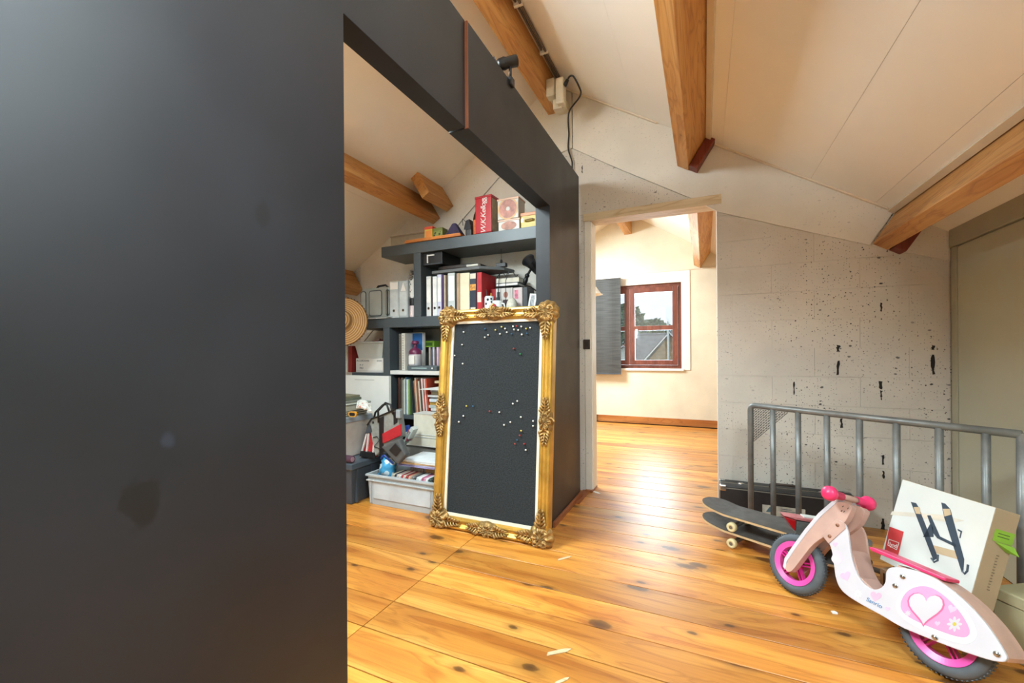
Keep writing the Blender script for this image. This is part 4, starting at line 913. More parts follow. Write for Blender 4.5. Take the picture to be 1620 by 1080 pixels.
# clear boxes with round bread on their print
M_clear = plain('frosted_box', (196, 190, 176), .35, var=.06)
def bagelbox(label, px0, px1, top, zb_, full):
    x0, x1 = X(px0, yt, 340), X(px1, yt, 340); zt = Z((px0+px1)/2, top, yt)
    t = thing('storage_box', label, 'box', ((x0+x1)/2, yt+.06, zb_))
    cbox(x0, x1, yt, yt+.13, zb_, zt).build('body', M_clear, t, bev=.006)
    cbox(x0-.003, x1+.003, yt-.003, yt+.133, zt-.012, zt+.003).build('lid', plain('peach_lid', (214, 170, 140), .4), t, bev=.002)
    w = x1-x0; hh = zt-zb_
    if full:
        c_ = Matrix.Translation(((x0+x1)/2, yt-.0005, zb_+hh*.5)) @ Matrix.Rotation(PI/2, 4, 'X')
        MB().lathe([(w*.09, .0008), (w*.40, .0008), (w*.40, -.001), (w*.09, -.001)], 28, c_).build('printed_ring', plain('salami_print', (188, 128, 112), .5, var=.3, scale=26), t)
        MB().lathe([(w*.41, .0006), (w*.47, .0006), (w*.47, -.001)], 28, c_).build('printed_rim', plain('bread_print', (222, 176, 116), .5), t)
    else:
        c_ = Matrix.Translation(((x0+x1)/2, yt-.0005, zb_+hh*.45)) @ Matrix.Rotation(PI/2, 4, 'X') @ Matrix.Diagonal((1, .5, 1, 1))
        MB().lathe([(.001, .0008), (w*.36, .0008), (w*.36, -.001)], 28, c_).build('printed_oval', plain('salami_print2', (176, 124, 104), .5, var=.3, scale=26), t)
    return zt
zz = bagelbox('low pale box with an oval food print under a taller box', 788, 822, 347, z, False)
bagelbox('pale square box with a round pink food print', 787, 820.5, 313.5, zz+.0045, True)
t, x0, x1, zt = prismbox('lunch_tin', 'yellow tin with an orange lid and a metal handle', 'tin', 824, 849, 340, yt, .13, plain('yellow_tin', (206, 178, 40), .4))
cbox(x0-.003, x1+.003, yt-.003, yt+.133, zt-.004, zt+.022).build('lid', plain('orange_tin_lid', (214, 134, 60), .4), t, bev=.003)
MB().tube([(x0+.035, yt, z+.055), (x0+.045, yt-.02, z+.055), (x1-.03, yt-.02, z+.06), (x1-.02, yt, z+.06)], .006, 8).build('handle', M_chrome, t)
cbox(x0+.005, x0+.018, yt-.003, yt, z+.05, z+.075).build('clasp', M_chrome, t)
t, x0, x1, zt = prismbox('folder', 'thin orange folder standing at the end of the top shelf', 'folder', 853, 857, 325, yt, .2, plain('orange_folder', (214, 140, 70), .6))
cbox(x0+.002, x1-.002, yt-.001, yt, z+.06, zt-.03).build('label', M_paper, t)

# ---- straw hat on the side of the shelf
q = PX(541, 508, 1, 2.72); n_ = Vector((.45, -.85, .12)).normalized(); u_ = n_.orthogonal().normalized(); v_ = n_.cross(u_)
t = thing('straw_hat', 'wide straw hat with a beaded rim hanging at the end of the shelf', 'hat', mat=frame_m(q, u_, v_, n_))
def straw():
    m = new('straw'); N, L = nt(m); b = bsdf(m); tc = N.new('ShaderNodeTexCoord'); w = N.new('ShaderNodeTexWave'); w.wave_type = 'RINGS'; w.rings_direction = 'Z'; w.inputs['Scale'].default_value = 18; w.inputs['Distortion'].default_value = 1.5; w.inputs['Detail'].default_value = 2
    L.new(tc.outputs['Object'], w.inputs['Vector']); L.new(ramp(N, L, w.outputs['Fac'], [(.2, srgb(150, 108, 62)), (.8, srgb(206, 164, 108))]), b.inputs['Base Color']); b.inputs['Roughness'].default_value = .8
    bp = N.new('ShaderNodeBump'); bp.inputs['Strength'].default_value = .5; L.new(w.outputs['Fac'], bp.inputs['Height']); L.new(bp.outputs['Normal'], b.inputs['Normal']); return m
M_straw = straw()
MB().lathe([(.092, .0), (.15, -.006), (.205, -.018), (.215, -.016), (.205, -.010), (.15, .004), (.096, .012)], 48).build('brim', M_straw, t, local=True, smooth=True)
MB().lathe([(.001, .085), (.05, .082), (.082, .06), (.096, .012), (.092, 0)], 40).build('crown', M_straw, t, local=True, smooth=True)
mb = MB()
for i in range(46): a = 2*PI*i/46; mb.sphere((.214*math.cos(a), .214*math.sin(a), -.014), .006, 6, 4)
mb.build('bead_rim', plain('dark_beads', (96, 70, 50), .5), t, local=True)

# ---- below the middle shelf, left
yl = 3.03; zl = .931
x0, x1 = X(563, yl, 580), X(606.5, yl, 580); zt = Z(585, 566.5, yl)
t = thing('archive_box', 'white archive box with black printed lettering under a plastic tub', 'box', ((x0+x1)/2, yl+.1, zl))
cbox(x0, x1, yl, yl+.24, zl, zt).build('body', M_paper, t, bev=.003)
cbox(x0+.01, x1-.01, yl-.0008, yl, zl+.012, zl+.016).build('fold_line', cm((190, 190, 186)), t)
w = x1-x0
for (s, sz, px_, pz_) in (('A.CORDAAN', .026, .2, .82), ('20201', .026, .86, .82), ('M  47', .018, .15, .52), ('FRO', .024, .15, .30)):
    vs, fs = text_mesh(s, sz, .0003); MB().add(vs, fs, frame_m((x0+w*px_+(.02 if px_ < .5 else 0), yl-.0006, zl+(zt-zl)*pz_), (1, 0, 0), (0, 0, 1), (0, -1, 0))).build('lettering', cm((50, 52, 54)), t)
zb2 = zt+.001; x0, x1 = X(558, yl, 550), X(607, yl, 550); zt = Z(583, 540, yl)
t = thing('plastic_tub', 'milky plastic tub heaped with odds and ends on the archive box', 'tub', ((x0+x1)/2, yl+.1, zb2))
M_milky = plain('milky_plastic', (208, 212, 206), .35, var=.04)
def tub(t, x0, x1, y0, y1, z0, z1, mat, tp=.03, th=.004, rim=.012, name='body'):
    o = [(x0+tp, y0+tp*.6, z0), (x1-tp, y0+tp*.6, z0), (x1-tp, y1-tp*.6, z0), (x0+tp, y1-tp*.6, z0), (x0, y0, z1), (x1, y0, z1), (x1, y1, z1), (x0, y1, z1)]
    i = [(x0+tp+th, y0+tp*.6+th, z0+th), (x1-tp-th, y0+tp*.6+th, z0+th), (x1-tp-th, y1-tp*.6-th, z0+th), (x0+tp+th, y1-tp*.6-th, z0+th), (x0+th, y0+th, z1), (x1-th, y0+th, z1), (x1-th, y1-th, z1), (x0+th, y1-th, z1)]
    f = [(3, 2, 1, 0), (0, 1, 5, 4), (1, 2, 6, 5), (2, 3, 7, 6), (3, 0, 4, 7), (8, 9, 10, 11), (8, 12, 13, 9), (9, 13, 14, 10), (10, 14, 15, 11), (11, 15, 12, 8), (4, 5, 13, 12), (5, 6, 14, 13), (6, 7, 15, 14), (7, 4, 12, 15)]
    b = MB().add(o+i, f).build(name, mat, t)
    r = MB()
    for (a, c, d, e) in ((x0-rim, x1+rim, y0-rim, y0), (x0-rim, x1+rim, y1, y1+rim), (x0-rim, x0, y0, y1), (x1, x1+rim, y0, y1)): r.box(a, c, d, e, z1-.016, z1)
    r.build('rim', mat, t, bev=.003)
    return b
tub(t, x0+.008, x1-.012, yl+.01, yl+.22, zb2, zt, M_milky, .035)
rn = random.Random(8)
cols = ((120, 40, 44), (44, 44, 48), (200, 120, 110), (60, 60, 66), (160, 60, 60), (90, 90, 96))
def heap(t, x0, x1, y0, y1, z0, z1, n, rn, cols, name='odds_and_ends'):
    for i in range(n):
        cx, cy = rn.uniform(x0, x1), rn.uniform(y0, y1); sz = rn.uniform(.02, .05)
        T = Matrix.Translation((cx, cy, rn.uniform(z0, z1))) @ Matrix.Rotation(rn.uniform(-.6, .6), 4, 'X') @ Matrix.Rotation(rn.uniform(-.6, .6), 4, 'Y') @ Matrix.Rotation(rn.uniform(0, 3), 4, 'Z')
        MB().box(-sz, sz, -sz*.5, sz*.5, -sz*.25, sz*.25, T).build(name, cm(cols[i % len(cols)]), t, bev=.004)
heap(t, x0+.06, x1-.06, yl+.05, yl+.18, zt-.03, zt+.012, 9, rn, cols)
for (a, b, c, lab, nm) in ((543, 549.5, (206, 212, 202), 'pale green folder standing beside the archive box', 'folder'), (550.5, 556, (150, 44, 36), 'red-spined book standing beside the archive box', 'book')):
    x0, x1 = X(a, yl, 570), X(b, yl, 570); book(nm, lab, nm, x0, x1, yl, yl+.22, zl, Z(a, 547, yl), c, tilt=.03)

# ---- white shelf: notebooks, blue box, bottle, green box, discs, player
z = .956; yw = YS+.04
for (a, b, tp, c, lab) in ((631, 634.3, 528, (120, 112, 100), 'spiral notebook standing on the white shelf'), (635.2, 640.5, 527, (214, 210, 198), 'white spiral-bound folder on the white shelf')):
    x0, x1 = X(a, yw, 550), X(b, yw, 550); zt = Z(a, tp, yw); t = book('notebook', lab, 'notebook', x0, x1, yw, yw+.11, z, zt, c)
    mb = MB()
    for i in range(14): mb.lathe([(.006, -.0012), (.0075, 0), (.006, .0012), (.0045, 0), (.006, -.0012)], 8, Matrix.Translation(((x0+x1)/2, yw-.003, z+.02+(zt-z-.04)*i/13)))
    mb.build('spiral', M_blackp, t)
x0, x1 = X(641.5, yw+.12, 550), X(669, yw+.12, 550); zt = Z(655, 526, yw+.12)
t = thing('box', 'white box with a blue band standing at the back of the white shelf', 'box', ((x0+x1)/2, yw+.15, z))
cbox(x0, x1, yw+.12, yw+.16, z, zt).build('body', M_paper, t, bev=.002); cbox(x0+.004, x1-.004, yw+.1188, yw+.12, z+(zt-z)*.52, zt-.006).build('blue_band', cm((40, 108, 176)), t)
x0, x1 = X(643, yw, 565), X(659, yw, 565); r = (x1-x0)/2; zt = Z(651, 538, yw); zp = z+.045; h = zt-zp
# flat grey player first, bottle stands behind its front edge
xa, xb = X(642, YS-.01, 583), X(689, YS-.01, 583)
t = thing('disc_player', 'flat grey disc player lying on the white shelf', 'player', ((xa+xb)/2, yw, z))
cbox(xa, xb, YS+.006, YS+.20, z, z+.040).build('body', plain('player_grey', (92, 102, 106), .4), t, bev=.008, seg=3)
cbox(xa+.05, xb-.10, YS+.0045, YS+.006, z+.016, z+.026).build('slot', plain('player_slot', (160, 184, 182), .3), t)
MB().lathe([(.001, .003), (.008, .003), (.008, 0)], 14, Matrix.Translation((xb-.045, YS+.006, z+.021)) @ Matrix.Rotation(PI/2, 4, 'X')).build('button', M_white, t)
zp = z+.041
t = thing('perfume_bottle', 'white bottle with a purple shoulder and pump standing on the player', 'bottle', ((x0+x1)/2, yw+r, zp))
MB().lathe([(.001, 0), (r*.92, 0), (r, .006), (r, h*.45)], 20).build('body', plain('bottle_white', (216, 212, 214), .3), t, local=True, smooth=True)
MB().lathe([(r, h*.45), (r, h*.58), (r*.7, h*.68), (r*.25, h*.72), (r*.25, h*.86)], 20).build('shoulder', plain('plum', (112, 40, 76), .3), t, local=True, smooth=True)
MB().lathe([(r*.5, h*.86), (r*.62, h*.9), (r*.55, h), (.001, h)], 14).build('pump', plain('plum', (112, 40, 76)), t, local=True, smooth=True)
MB().box(-r*.55, r*.55, -r*1.02, -r*.8, h*.06, h*.4).build('label', M_paper, t, local=True)
dn_ = ['tan', 'indigo', 'pale grey', 'maroon', 'pale pink', 'mauve', 'ice blue', 'pale yellow', 'golden yellow', 'lemon']
xs = X(660.5, yw, 565); cc = ((186, 170, 150), (60, 56, 84), (200, 206, 206), (96, 44, 60), (220, 206, 214), (180, 120, 150), (206, 214, 220), (228, 216, 150), (222, 196, 70), (230, 220, 120)); i = 0
while xs < X(689, yw, 565):
    w = .021; c = cc[i % len(cc)]
    t = thing('disc_case', 'disc case with a %s spine standing behind the flat player' % dn_[i % 10], 'disc case', (xs+w/2, YS+.27, z), group='disc cases on the white shelf')
    cbox(xs+.001, xs+w-.001, YS+.205, YS+.32, z, Z(675, 548.5, yw)).build('case', cm(c, .3), t, bev=.001, seg=1)
    cbox(xs+.004, xs+w-.004, YS+.2042, YS+.205, z+.02, Z(675, 548.5, yw)-.02).build('spine_print', cm(tuple(min(255, int(u*.7+60)) for u in c), .4), t)
    xs += w; i += 1
x0, x1 = X(659, yw+.1, 545), X(680, yw+.1, 545); zz = Z(675, 548.5, yw)+.001; zt = Z(668, 540, yw)
t = thing('small_carton', 'small bright green carton on top of the disc cases', 'carton', ((x0+x1)/2, YS+.25, zz))
cbox(x0, x1, YS+.207, YS+.30, zz, zt+.01).build('body', cm((118, 160, 36)), t, bev=.002); cbox(x0+.03, x1-.02, YS+.2058, YS+.207, zz+.012, zt-.004).build('print', cm((56, 92, 24)), t)

# ---- lower shelf: records and papers
z = .568; yr = YS+.03; rn = random.Random(21)
recs = [((92, 52, 40), 0), ((72, 54, 44), 0), ((120, 112, 98), 0), ((150, 146, 134), 0), ((206, 210, 200), 0), ((70, 110, 130), .01), ((220, 222, 218), .02), ((140, 176, 96), .03), ((44, 58, 50), .05), ((36, 44, 46), .07), ((176, 120, 84), .08), ((206, 190, 164), .09), ((150, 84, 56), .10), ((214, 206, 186), .11), ((96, 56, 46), .11), ((222, 220, 216), .10), ((196, 76, 52), .09), ((228, 224, 220), .08), ((206, 84, 60), .08)]
xs = X(629, yr, 630)
rl_ = ['russet, against the bookcase side', 'dark brown, second from the bookcase side', 'worn grey-brown', 'pale grey', 'off-white, beside the teal one', 'teal', 'white, beside the light green one', 'light green', 'dark green, first of the leaning ones', 'near black', 'tan', 'beige, beside the tan one', 'chestnut', 'cream, between two brown ones', 'dark maroon', 'white, next to the orange-red one', 'orange-red, beside the last white one', 'white, between two orange-red ones', 'coral red, beside the paper piles']
for i, (c, tl) in enumerate(recs):
    w = .0135 if i % 3 else .0175; hh = Z(655, 597, yr)-z-rn.uniform(0, .03)
    book('record', 'thin record sleeve standing on the lower shelf, %s' % rl_[i], 'record', xs, xs+w, yr+rn.uniform(0, .012), yr+.26, z, z+hh, c, tilt=0 if i < 8 else -.085, group='records on the lower shelf')
    xs += w+.0012+(.030 if i == 7 else 0)
xp0, xp1 = X(674, yr, 640), X(700, yr, 640); zz = z
for i in range(10):
    th = rn.uniform(.012, .03)*(1 if i != 6 else .7); c = [(228, 226, 218), (206, 212, 216), (236, 234, 228), (190, 196, 190), (214, 170, 80), (222, 226, 230), (176, 184, 190), (236, 234, 230), (200, 190, 160), (230, 232, 236)][i]
    o = MB().box(xp0+rn.uniform(0, .03)+.02, xp1+.25, yr+rn.uniform(-.01, .02), yr+.22, zz, zz+th-.001).build('paper_stack', cm(c, .7), bev=.003); tag(o, '%s pile of loose papers stacked beside the records' % ('bottom cream', 'pale blue-grey', 'bright white', 'grey-green', 'ochre yellow', 'icy white', 'slate grey', 'clean white', 'straw coloured', 'topmost white')[i], 'papers', 'paper piles on the lower shelf'); zz += th
t = thing('paper_sheet', 'large white sheet sticking out of the paper pile', 'paper', (xp0, yr, zz))
a = PX(664, 611, 1, yr-.04); mb = MB(); mb.hexa([Vector(p) for p in ((a.x, yr-.055, zz+.001), (xp1+.2, yr-.055, zz-.0+.001), (xp1+.2, yr-.055, zz+.004), (a.x, yr-.055, zz+.004), (xp1, yr+.2, zz+.03), (xp1+.2, yr+.2, zz+.05), (xp1+.2, yr+.2, zz+.053), (xp1, yr+.2, zz+.033))]); mb.build('sheet', M_paper, t)
MB().box(xp0+.09, xp1+.2, yr+.0, yr+.2, zz+.055, zz+.075).build('folder', cm((206, 190, 156)), t)

# ================================================================== THINGS ON THE BAY FLOOR
# grey crate with discs
gx0, gx1, gy0, gy1 = -2.262, -1.66, 2.40, 2.80
t = thing('crate', 'light grey plastic crate full of discs and papers on the floor', 'crate', ((gx0+gx1)/2, 2.6, 0))
M_crate = plain('crate_grey', (172, 178, 180), .4, var=.04)
zc = .222
tub(t, gx0, gx1, gy0, gy1, .001, zc, M_crate, .012, .006, .014)
MB().box(gx0+.05, gx1-.05, gy0-.0, gy0+.010, .045, zc-.05).build('front_panel', plain('crate_panel', (190, 198, 202), .4), t, bev=.003)
MB().box(gx0-.008, gx1+.008, gy0-.012, gy0+.004, zc-.05, zc-.04).build('rib', M_crate, t, bev=.002)
for xx in (gx0+.02, gx1-.035): cbox(xx, xx+.015, gy0-.006, gy0+.008, .012, zc-.04).build('rib', M_crate, t, bev=.002)
dm_ = ['sand', 'navy', 'beige', 'light grey', 'scarlet', 'ivory', 'crimson', 'light brown', 'stone grey', 'dark olive', 'pale green-grey', 'white', 'raspberry', 'rose pink', 'silver white', 'bottle green', 'black']
xs = gx0+.16; i = 0; rn = random.Random(4)
cc = ((190, 176, 150), (44, 50, 70), (196, 180, 160), (214, 206, 200), (172, 40, 40), (206, 196, 176), (150, 44, 44), (186, 150, 120), (120, 116, 110), (60, 60, 58), (200, 206, 200), (232, 230, 226), (170, 84, 110), (206, 150, 170), (226, 226, 224), (60, 80, 74), (30, 30, 32))
while xs < gx1-.06:
    w = rn.uniform(.018, .026); c = cc[i % len(cc)]
    T = Matrix.Translation((xs, gy0+.03, .13)) @ Matrix.Rotation(.42, 4, 'Y')
    tt = thing('disc_case', 'slanted %s disc case standing in the grey crate' % dm_[i % 17], 'disc case', (xs, gy0+.1, .02), group='disc cases in the grey crate')
    MB().box(0, w-.002, 0, .125, -.05, .115, T).build('case', cm(c, .35), tt, bev=.0012, seg=1); MB().box(.003, w-.005, -.001, 0, -.04, .10, T).build('spine_print', cm(tuple(min(255, int(u*.6+90)) for u in c), .4), tt)
    xs += w; i += 1
# blue printed bag
q = PX(610, 740, 1, 2.45); t = thing('plastic_bag', 'crumpled blue and white printed bag standing in the crate', 'bag', (q.x, 2.45, .05))
mb = MB(); rn = random.Random(3); pr = [(597, 752), (603, 725), (608, 720), (622, 733), (618, 757)]; cpts = [PX(a, b, 1, 2.45) for a, b in pr]
n = 10; vs = []; fs = []
for j in range(n+1):
    for i in range(n+1):
        u, v = i/n, j/n; p = (cpts[0]*(1-u)+cpts[4]*u)*(1-v)+((cpts[1]*.5+cpts[2]*.5)*(1-u)+cpts[3]*u)*v
        p = p+Vector((rn.uniform(-.004, .004), -.035*math.sin(PI*u)*math.sin(PI*min(1, v*.9+.05))+rn.uniform(-.006, .006), rn.uniform(-.004, .004))); vs.append(p)
for v_ in list(vs): vs.append(v_+Vector((0, .05, -.01)))
o_ = (n+1)**2
for j in range(n):
    for i in range(n):
        k = j*(n+1)+i; fs += [(k, k+1, k+n+2, k+n+1), (o_+k+n+1, o_+k+n+2, o_+k+1, o_+k)]
edge = [i for i in range(n+1)]+[(j*(n+1)+n) for j in range(1, n+1)]+[n*(n+1)+i for i in range(n-1, -1, -1)]+[j*(n+1) for j in range(n-1, 0, -1)]
for a, b in zip(edge, edge[1:]+edge[:1]): fs.append((a, o_+a, o_+b, b))
mb.add(vs, fs); bagm = spotted('blue_bag_print', (206, 220, 226), (60, 150, 196), 22, .42, .3); mb.build('film', bagm, t, smooth=True)
MB().tube([cpts[1], cpts[1]+Vector((.02, -.01, .02)), cpts[2], cpts[3]], .008, 6).build('folded_top', cm((40, 70, 150), .3), t)
# envelopes and papers on the crate
q0 = PX(630, 735, 1, 2.5)
for i, (c, dz, dx, rz) in enumerate((((150, 146, 196), .0, .0, .02), ((178, 174, 206), .010, .06, -.03), ((206, 166, 112), .020, .02, .05), ((232, 232, 226), .030, .05, -.04), ((222, 226, 228), .040, .09, .03))):
    T = Matrix.Translation((-1.86+dx*.5, 2.63, .285+dz)) @ Matrix.Rotation(rz, 4, 'Z')
    o = MB().prism([(-.20, -.15), (.19, -.15), (.19, .12), (-.20, .12)], T, 0, .007).build('envelope', cm(c, .7)); tag(o, ['lilac envelope at the bottom of the pile on the crate', 'pale violet envelope in the pile on the crate', 'brown envelope sticking out of the pile on the crate', 'white leaflet in the pile on the crate', 'topmost pale sheet of the pile on the crate'][i], 'envelope')
o = MB().hexa([Vector(p) for p in ((-1.89, 2.572, .16), (-1.62, 2.572, .15), (-1.62, 2.60, .275), (-1.89, 2.60, .275), (-1.89, 2.584, .16), (-1.62, 2.584, .15), (-1.62, 2.612, .275), (-1.89, 2.612, .275))]).build('cork_sheet', plain('cork', (196, 146, 92), .8, var=.2, scale=30)); tag(o, 'tan cardboard sheet standing in the crate under the envelopes', 'cardboard')
o = MB().hexa([Vector(p) for p in ((-2.02, 2.566, .17), (-1.90, 2.566, .17), (-1.90, 2.59, .265), (-2.02, 2.59, .255), (-2.02, 2.572, .17), (-1.90, 2.572, .17), (-1.90, 2.60, .265), (-2.02, 2.60, .255))]).build('photograph', plain('printed_photo', (150, 128, 116), .4, var=.5, scale=40)); tag(o, 'brownish printed photograph standing in the crate', 'photograph')
# thick white books piled behind the crate, on a carton that stands on the floor
x0, x1 = X(641, 2.9, 700), -1.50
t = thing('carton', 'low grey carton carrying the pile of white books behind the crate', 'carton', ((x0+x1)/2, 2.9, 0)); cbox(x0, x1, 2.84, 2.965, .001, .335).build('body', cm((150, 146, 138), .8), t, bev=.004); cbox(x0-.003, x1+.003, 2.836, 2.968, .336, .35).build('lid', cm((136, 132, 124), .8), t)
zz = .351
for (a, hh, lab) in ((642, .075, 'thick white book at the bottom of the pile behind the crate'), (648, .02, 'thin grey-white book in the pile behind the crate'), (655, .17, 'tall white box file on top of the pile behind the crate')):
    xa = X(a, 2.83, 700); t = thing('book', lab, 'book', (xa+.15, 2.9, zz))
    MB().box(xa, x1, 2.82, 2.965, zz, zz+.004).box(xa, x1, 2.82, 2.965, zz+hh-.005, zz+hh-.001).build('cover', cm((216, 216, 208)), t); MB().box(xa+.004, x1, 2.824, 2.96, zz+.004, zz+hh-.005).build('pages', cm((226, 220, 200), .8), t); zz += hh
# dark storage crate, clear tub and perforated basket stacked at the left
dx0, dx1, dy0, dy1 = -2.95, -2.335, 2.31, 2.72; zc = .295
t = thing('storage_crate', 'dark blue-grey plastic crate with a lid on the floor of the bay', 'crate', ((dx0+dx1)/2, 2.5, 0))
MB().hexa([Vector(p) for p in ((dx0+.02, dy0+.02, .001), (dx1-.02, dy0+.02, .001), (dx1, dy0, zc), (dx0, dy0, zc), (dx0+.02, dy1-.02, .001), (dx1-.02, dy1-.02, .001), (dx1, dy1, zc), (dx0, dy1, zc))]).build('body', M_dgrey, t, bev=.006)
cbox(dx0-.015, dx1+.018, dy0-.015, dy1+.015, zc-.035, zc+.012).build('lid', plain('crate_lid', (74, 84, 92), .4), t, bev=.008, seg=3)
for yy in (dy0+.05, dy0+.2, dy0+.34): cbox(dx1-.016, dx1+.006, yy, yy+.018, .01, zc-.035).build('rib', M_dgrey, t, bev=.002)
zc += .0135
ty0, ty1, tx0, tx1 = 2.37, 2.66, -2.9, -2.465
t = thing('clear_tub', 'cloudy plastic tub with a grey lid on the dark crate', 'tub', (-2.66, 2.5, zc))
z2 = .60
MB().hexa([Vector(p) for p in ((tx0+.03, ty0+.03, zc), (tx1-.03, ty0+.03, zc), (tx1, ty0, z2), (tx0, ty0, z2), (tx0+.03, ty1-.03, zc), (tx1-.03, ty1-.03, zc), (tx1, ty1, z2), (tx0, ty1, z2))]).build('body', plain('cloudy_tub', (206, 200, 190), .35, var=.15, scale=7), t, bev=.008)
cbox(tx0-.012, tx1+.012, ty0-.012, ty1+.012, z2-.02, z2+.022).build('lid', plain('tub_lid', (150, 162, 172), .35), t, bev=.006)
z3 = z2+.0235; bx0, bx1, by0, by1 = -2.88, -2.45, 2.38, 2.62
t = thing('basket', 'pale perforated plastic basket filled with magazines', 'basket', (-2.65, 2.5, z3))
zb4 = z3+.105
def perforated():
    m = new('perforated_plastic'); N, L = nt(m); b = bsdf(m); ge = N.new('ShaderNodeTexCoord'); mp = N.new('ShaderNodeMapping'); mp.inputs['Scale'].default_value = (46, 46, 60); L.new(ge.outputs['Object'], mp.inputs['Vector'])
    fr = N.new('ShaderNodeVectorMath'); fr.operation = 'FRACTION'; L.new(mp.outputs[0], fr.inputs[0]); su = N.new('ShaderNodeVectorMath'); su.operation = 'SUBTRACT'; su.inputs[1].default_value = (.5, .5, .5); L.new(fr.outputs[0], su.inputs[0])
    mu = N.new('ShaderNodeVectorMath'); mu.operation = 'MULTIPLY'; mu.inputs[1].default_value = (1, 0, 1); L.new(su.outputs[0], mu.inputs[0]); ln = N.new('ShaderNodeVectorMath'); ln.operation = 'LENGTH'; L.new(mu.outputs[0], ln.inputs[0])
    L.new(ramp(N, L, ln.outputs['Value'], [(.22, srgb(80, 84, 78)), (.27, srgb(190, 196, 184))]), b.inputs['Base Color']); b.inputs['Roughness'].default_value = .45; return m
tub(t, bx0, bx1, by0, by1, z3, zb4, perforated(), .02, .004, .01)
q = PX(558, 655, 1, by0); MB().prism(rrect(q.x, q.z, .075, .04, .018), MXZ, -by0-.008, -by0+.006).build('handle_ring', plain('orange_ring', (206, 150, 50), .4), t); MB().prism(rrect(q.x, q.z, .055, .024, .011), MXZ, -by0-.008, -by0+.0075).build('handle_hole', M_blackp, t)
rn = random.Random(12); zz = z3+.03
for i in range(7):
    T = Matrix.Translation((-2.672+rn.uniform(-.015, .015), 2.5, zz)) @ Matrix.Rotation(rn.uniform(-.08, .08), 4, 'Z') @ Matrix.Rotation(.03*i/7, 4, 'Y')
    o = MB().prism([(-.17, -.085), (.17, -.085), (.17, .085), (-.17, .085)], T, 0, .017).build('magazine', cm(((170, 160, 130), (200, 196, 186), (90, 96, 80), (206, 180, 120), (150, 150, 140), (110, 116, 96), (130, 126, 100))[i]), bev=.002); tag(o, '%s magazine lying in the perforated basket' % ('khaki', 'pale grey', 'dark green', 'straw yellow', 'mid grey', 'olive green', 'topmost brownish')[i], 'magazine', 'magazines in the basket'); zz += .0185
t = thing('clear_bag', 'crinkled clear bag with red print lying on the magazines', 'bag', (-2.50, 2.42, zz)); mb = MB(); n = 8; vs = []; fs = []
A = [PX(564, 645, 1, 2.40), PX(590, 655, 1, 2.40), PX(586, 640, 1, 2.52), PX(566, 634, 1, 2.52)]
for j in range(n+1):
    for i in range(n+1):
        u, v = i/n, j/n; vs.append((A[0]*(1-u)+A[1]*u)*(1-v)+(A[3]*(1-u)+A[2]*u)*v+Vector((rn.uniform(-.006, .006), 0, .025*math.sin(PI*u)+rn.uniform(-.008, .008))))
vs += [p-Vector((0, -.004, .012)) for p in vs]; o_ = (n+1)**2
for j in range(n):
    for i in range(n):
        k = j*(n+1)+i; fs += [(k, k+1, k+n+2, k+n+1), (o_+k+n+1, o_+k+n+2, o_+k+1, o_+k)]
edge = [i for i in range(n+1)]+[(j*(n+1)+n) for j in range(1, n+1)]+[n*(n+1)+i for i in range(n-1, -1, -1)]+[j*(n+1) for j in range(n-1, 0, -1)]
for a, b in zip(edge, edge[1:]+edge[:1]): fs.append((a, o_+a, o_+b, b))
mb.add(vs, fs); mb.build('film', spotted('red_print_film', (206, 140, 124), (218, 216, 206), 30, .25, .25), t); MB().tube([A[0], A[3], A[2]], .004, 6).build('seal', M_paper, t)
# purple roll lying on the dark crate
q = PX(552, 724, 1, 2.33); t = thing('fabric_roll', 'dark purple rolled cloth on the edge of the dark crate', 'cloth roll', (q.x, 2.34, .31))
MB().tube([(q.x-.07, 2.328, .335), (q.x+.04, 2.325, .335)], .026, 14).build('roll', plain('plum_cloth', (78, 44, 60), .8, bump=.4), t, smooth=True); MB().tube([(q.x+.035, 2.325, .335), (q.x+.043, 2.325, .335)], .018, 12).build('core', cm((150, 120, 130)), t)
# white board leaning behind
x0, x1 = X(545, 2.86, 620), X(616, 2.86, 620); zt = Z(580, 594, 2.86)
t = thing('white_board', 'plain white board standing behind the basket', 'board', ((x0+x1)/2, 2.87, 0))
cbox(x0-.1, x1, 2.855, 2.885, .001, zt).build('sheet', M_white, t, bev=.002); cbox(x0+.13, x1-.16, 2.853, 2.855, zt-.04, zt-.034).build('groove', cm((190, 190, 184)), t)
# tote bag
def tp(px, py, y): return PX(px, py, 1, y)
yt0, yt1 = 2.455, 2.53
t = thing('tote_bag', 'grey, black and red tote bag with looped handles leaning on the crates', 'bag', (-2.28, 2.5, .31))
def quadbox(pp, y0, y1, name, mat, bev=.01): 
    f = [tp(a, b, y0) for a, b in pp]; bk = [p+Vector((0, y1-y0, 0)) for p in f]; return MB().hexa(f+bk).build(name, mat, t, bev=bev, seg=3)
quadbox([(593, 722), (633, 690), (627, 647), (582, 665)], yt0, yt1, 'body', plain('grey_canvas', (134, 136, 130), .85, bump=.4, scale=40))
quadbox([(605, 702), (634, 689), (634, 670), (604, 686)], yt0-.012, yt0-.001, 'pocket', plain('red_canvas', (176, 28, 36), .8, bump=.4, scale=40), .006)
quadbox([(600, 722), (606.5, 718), (607, 658), (599.5, 661)], yt0-.004, yt0-.0005, 'strap', M_blackp, .001)
quadbox([(622.5, 672), (628.5, 668), (629, 649), (622, 652)], yt0-.004, yt0-.0005, 'strap', M_blackp, .001)
quadbox([(568, 722), (592, 724), (589, 683), (578, 684)], yt0+.02, yt1-.005, 'gusset', plain('red_canvas', (176, 28, 36)), .01)
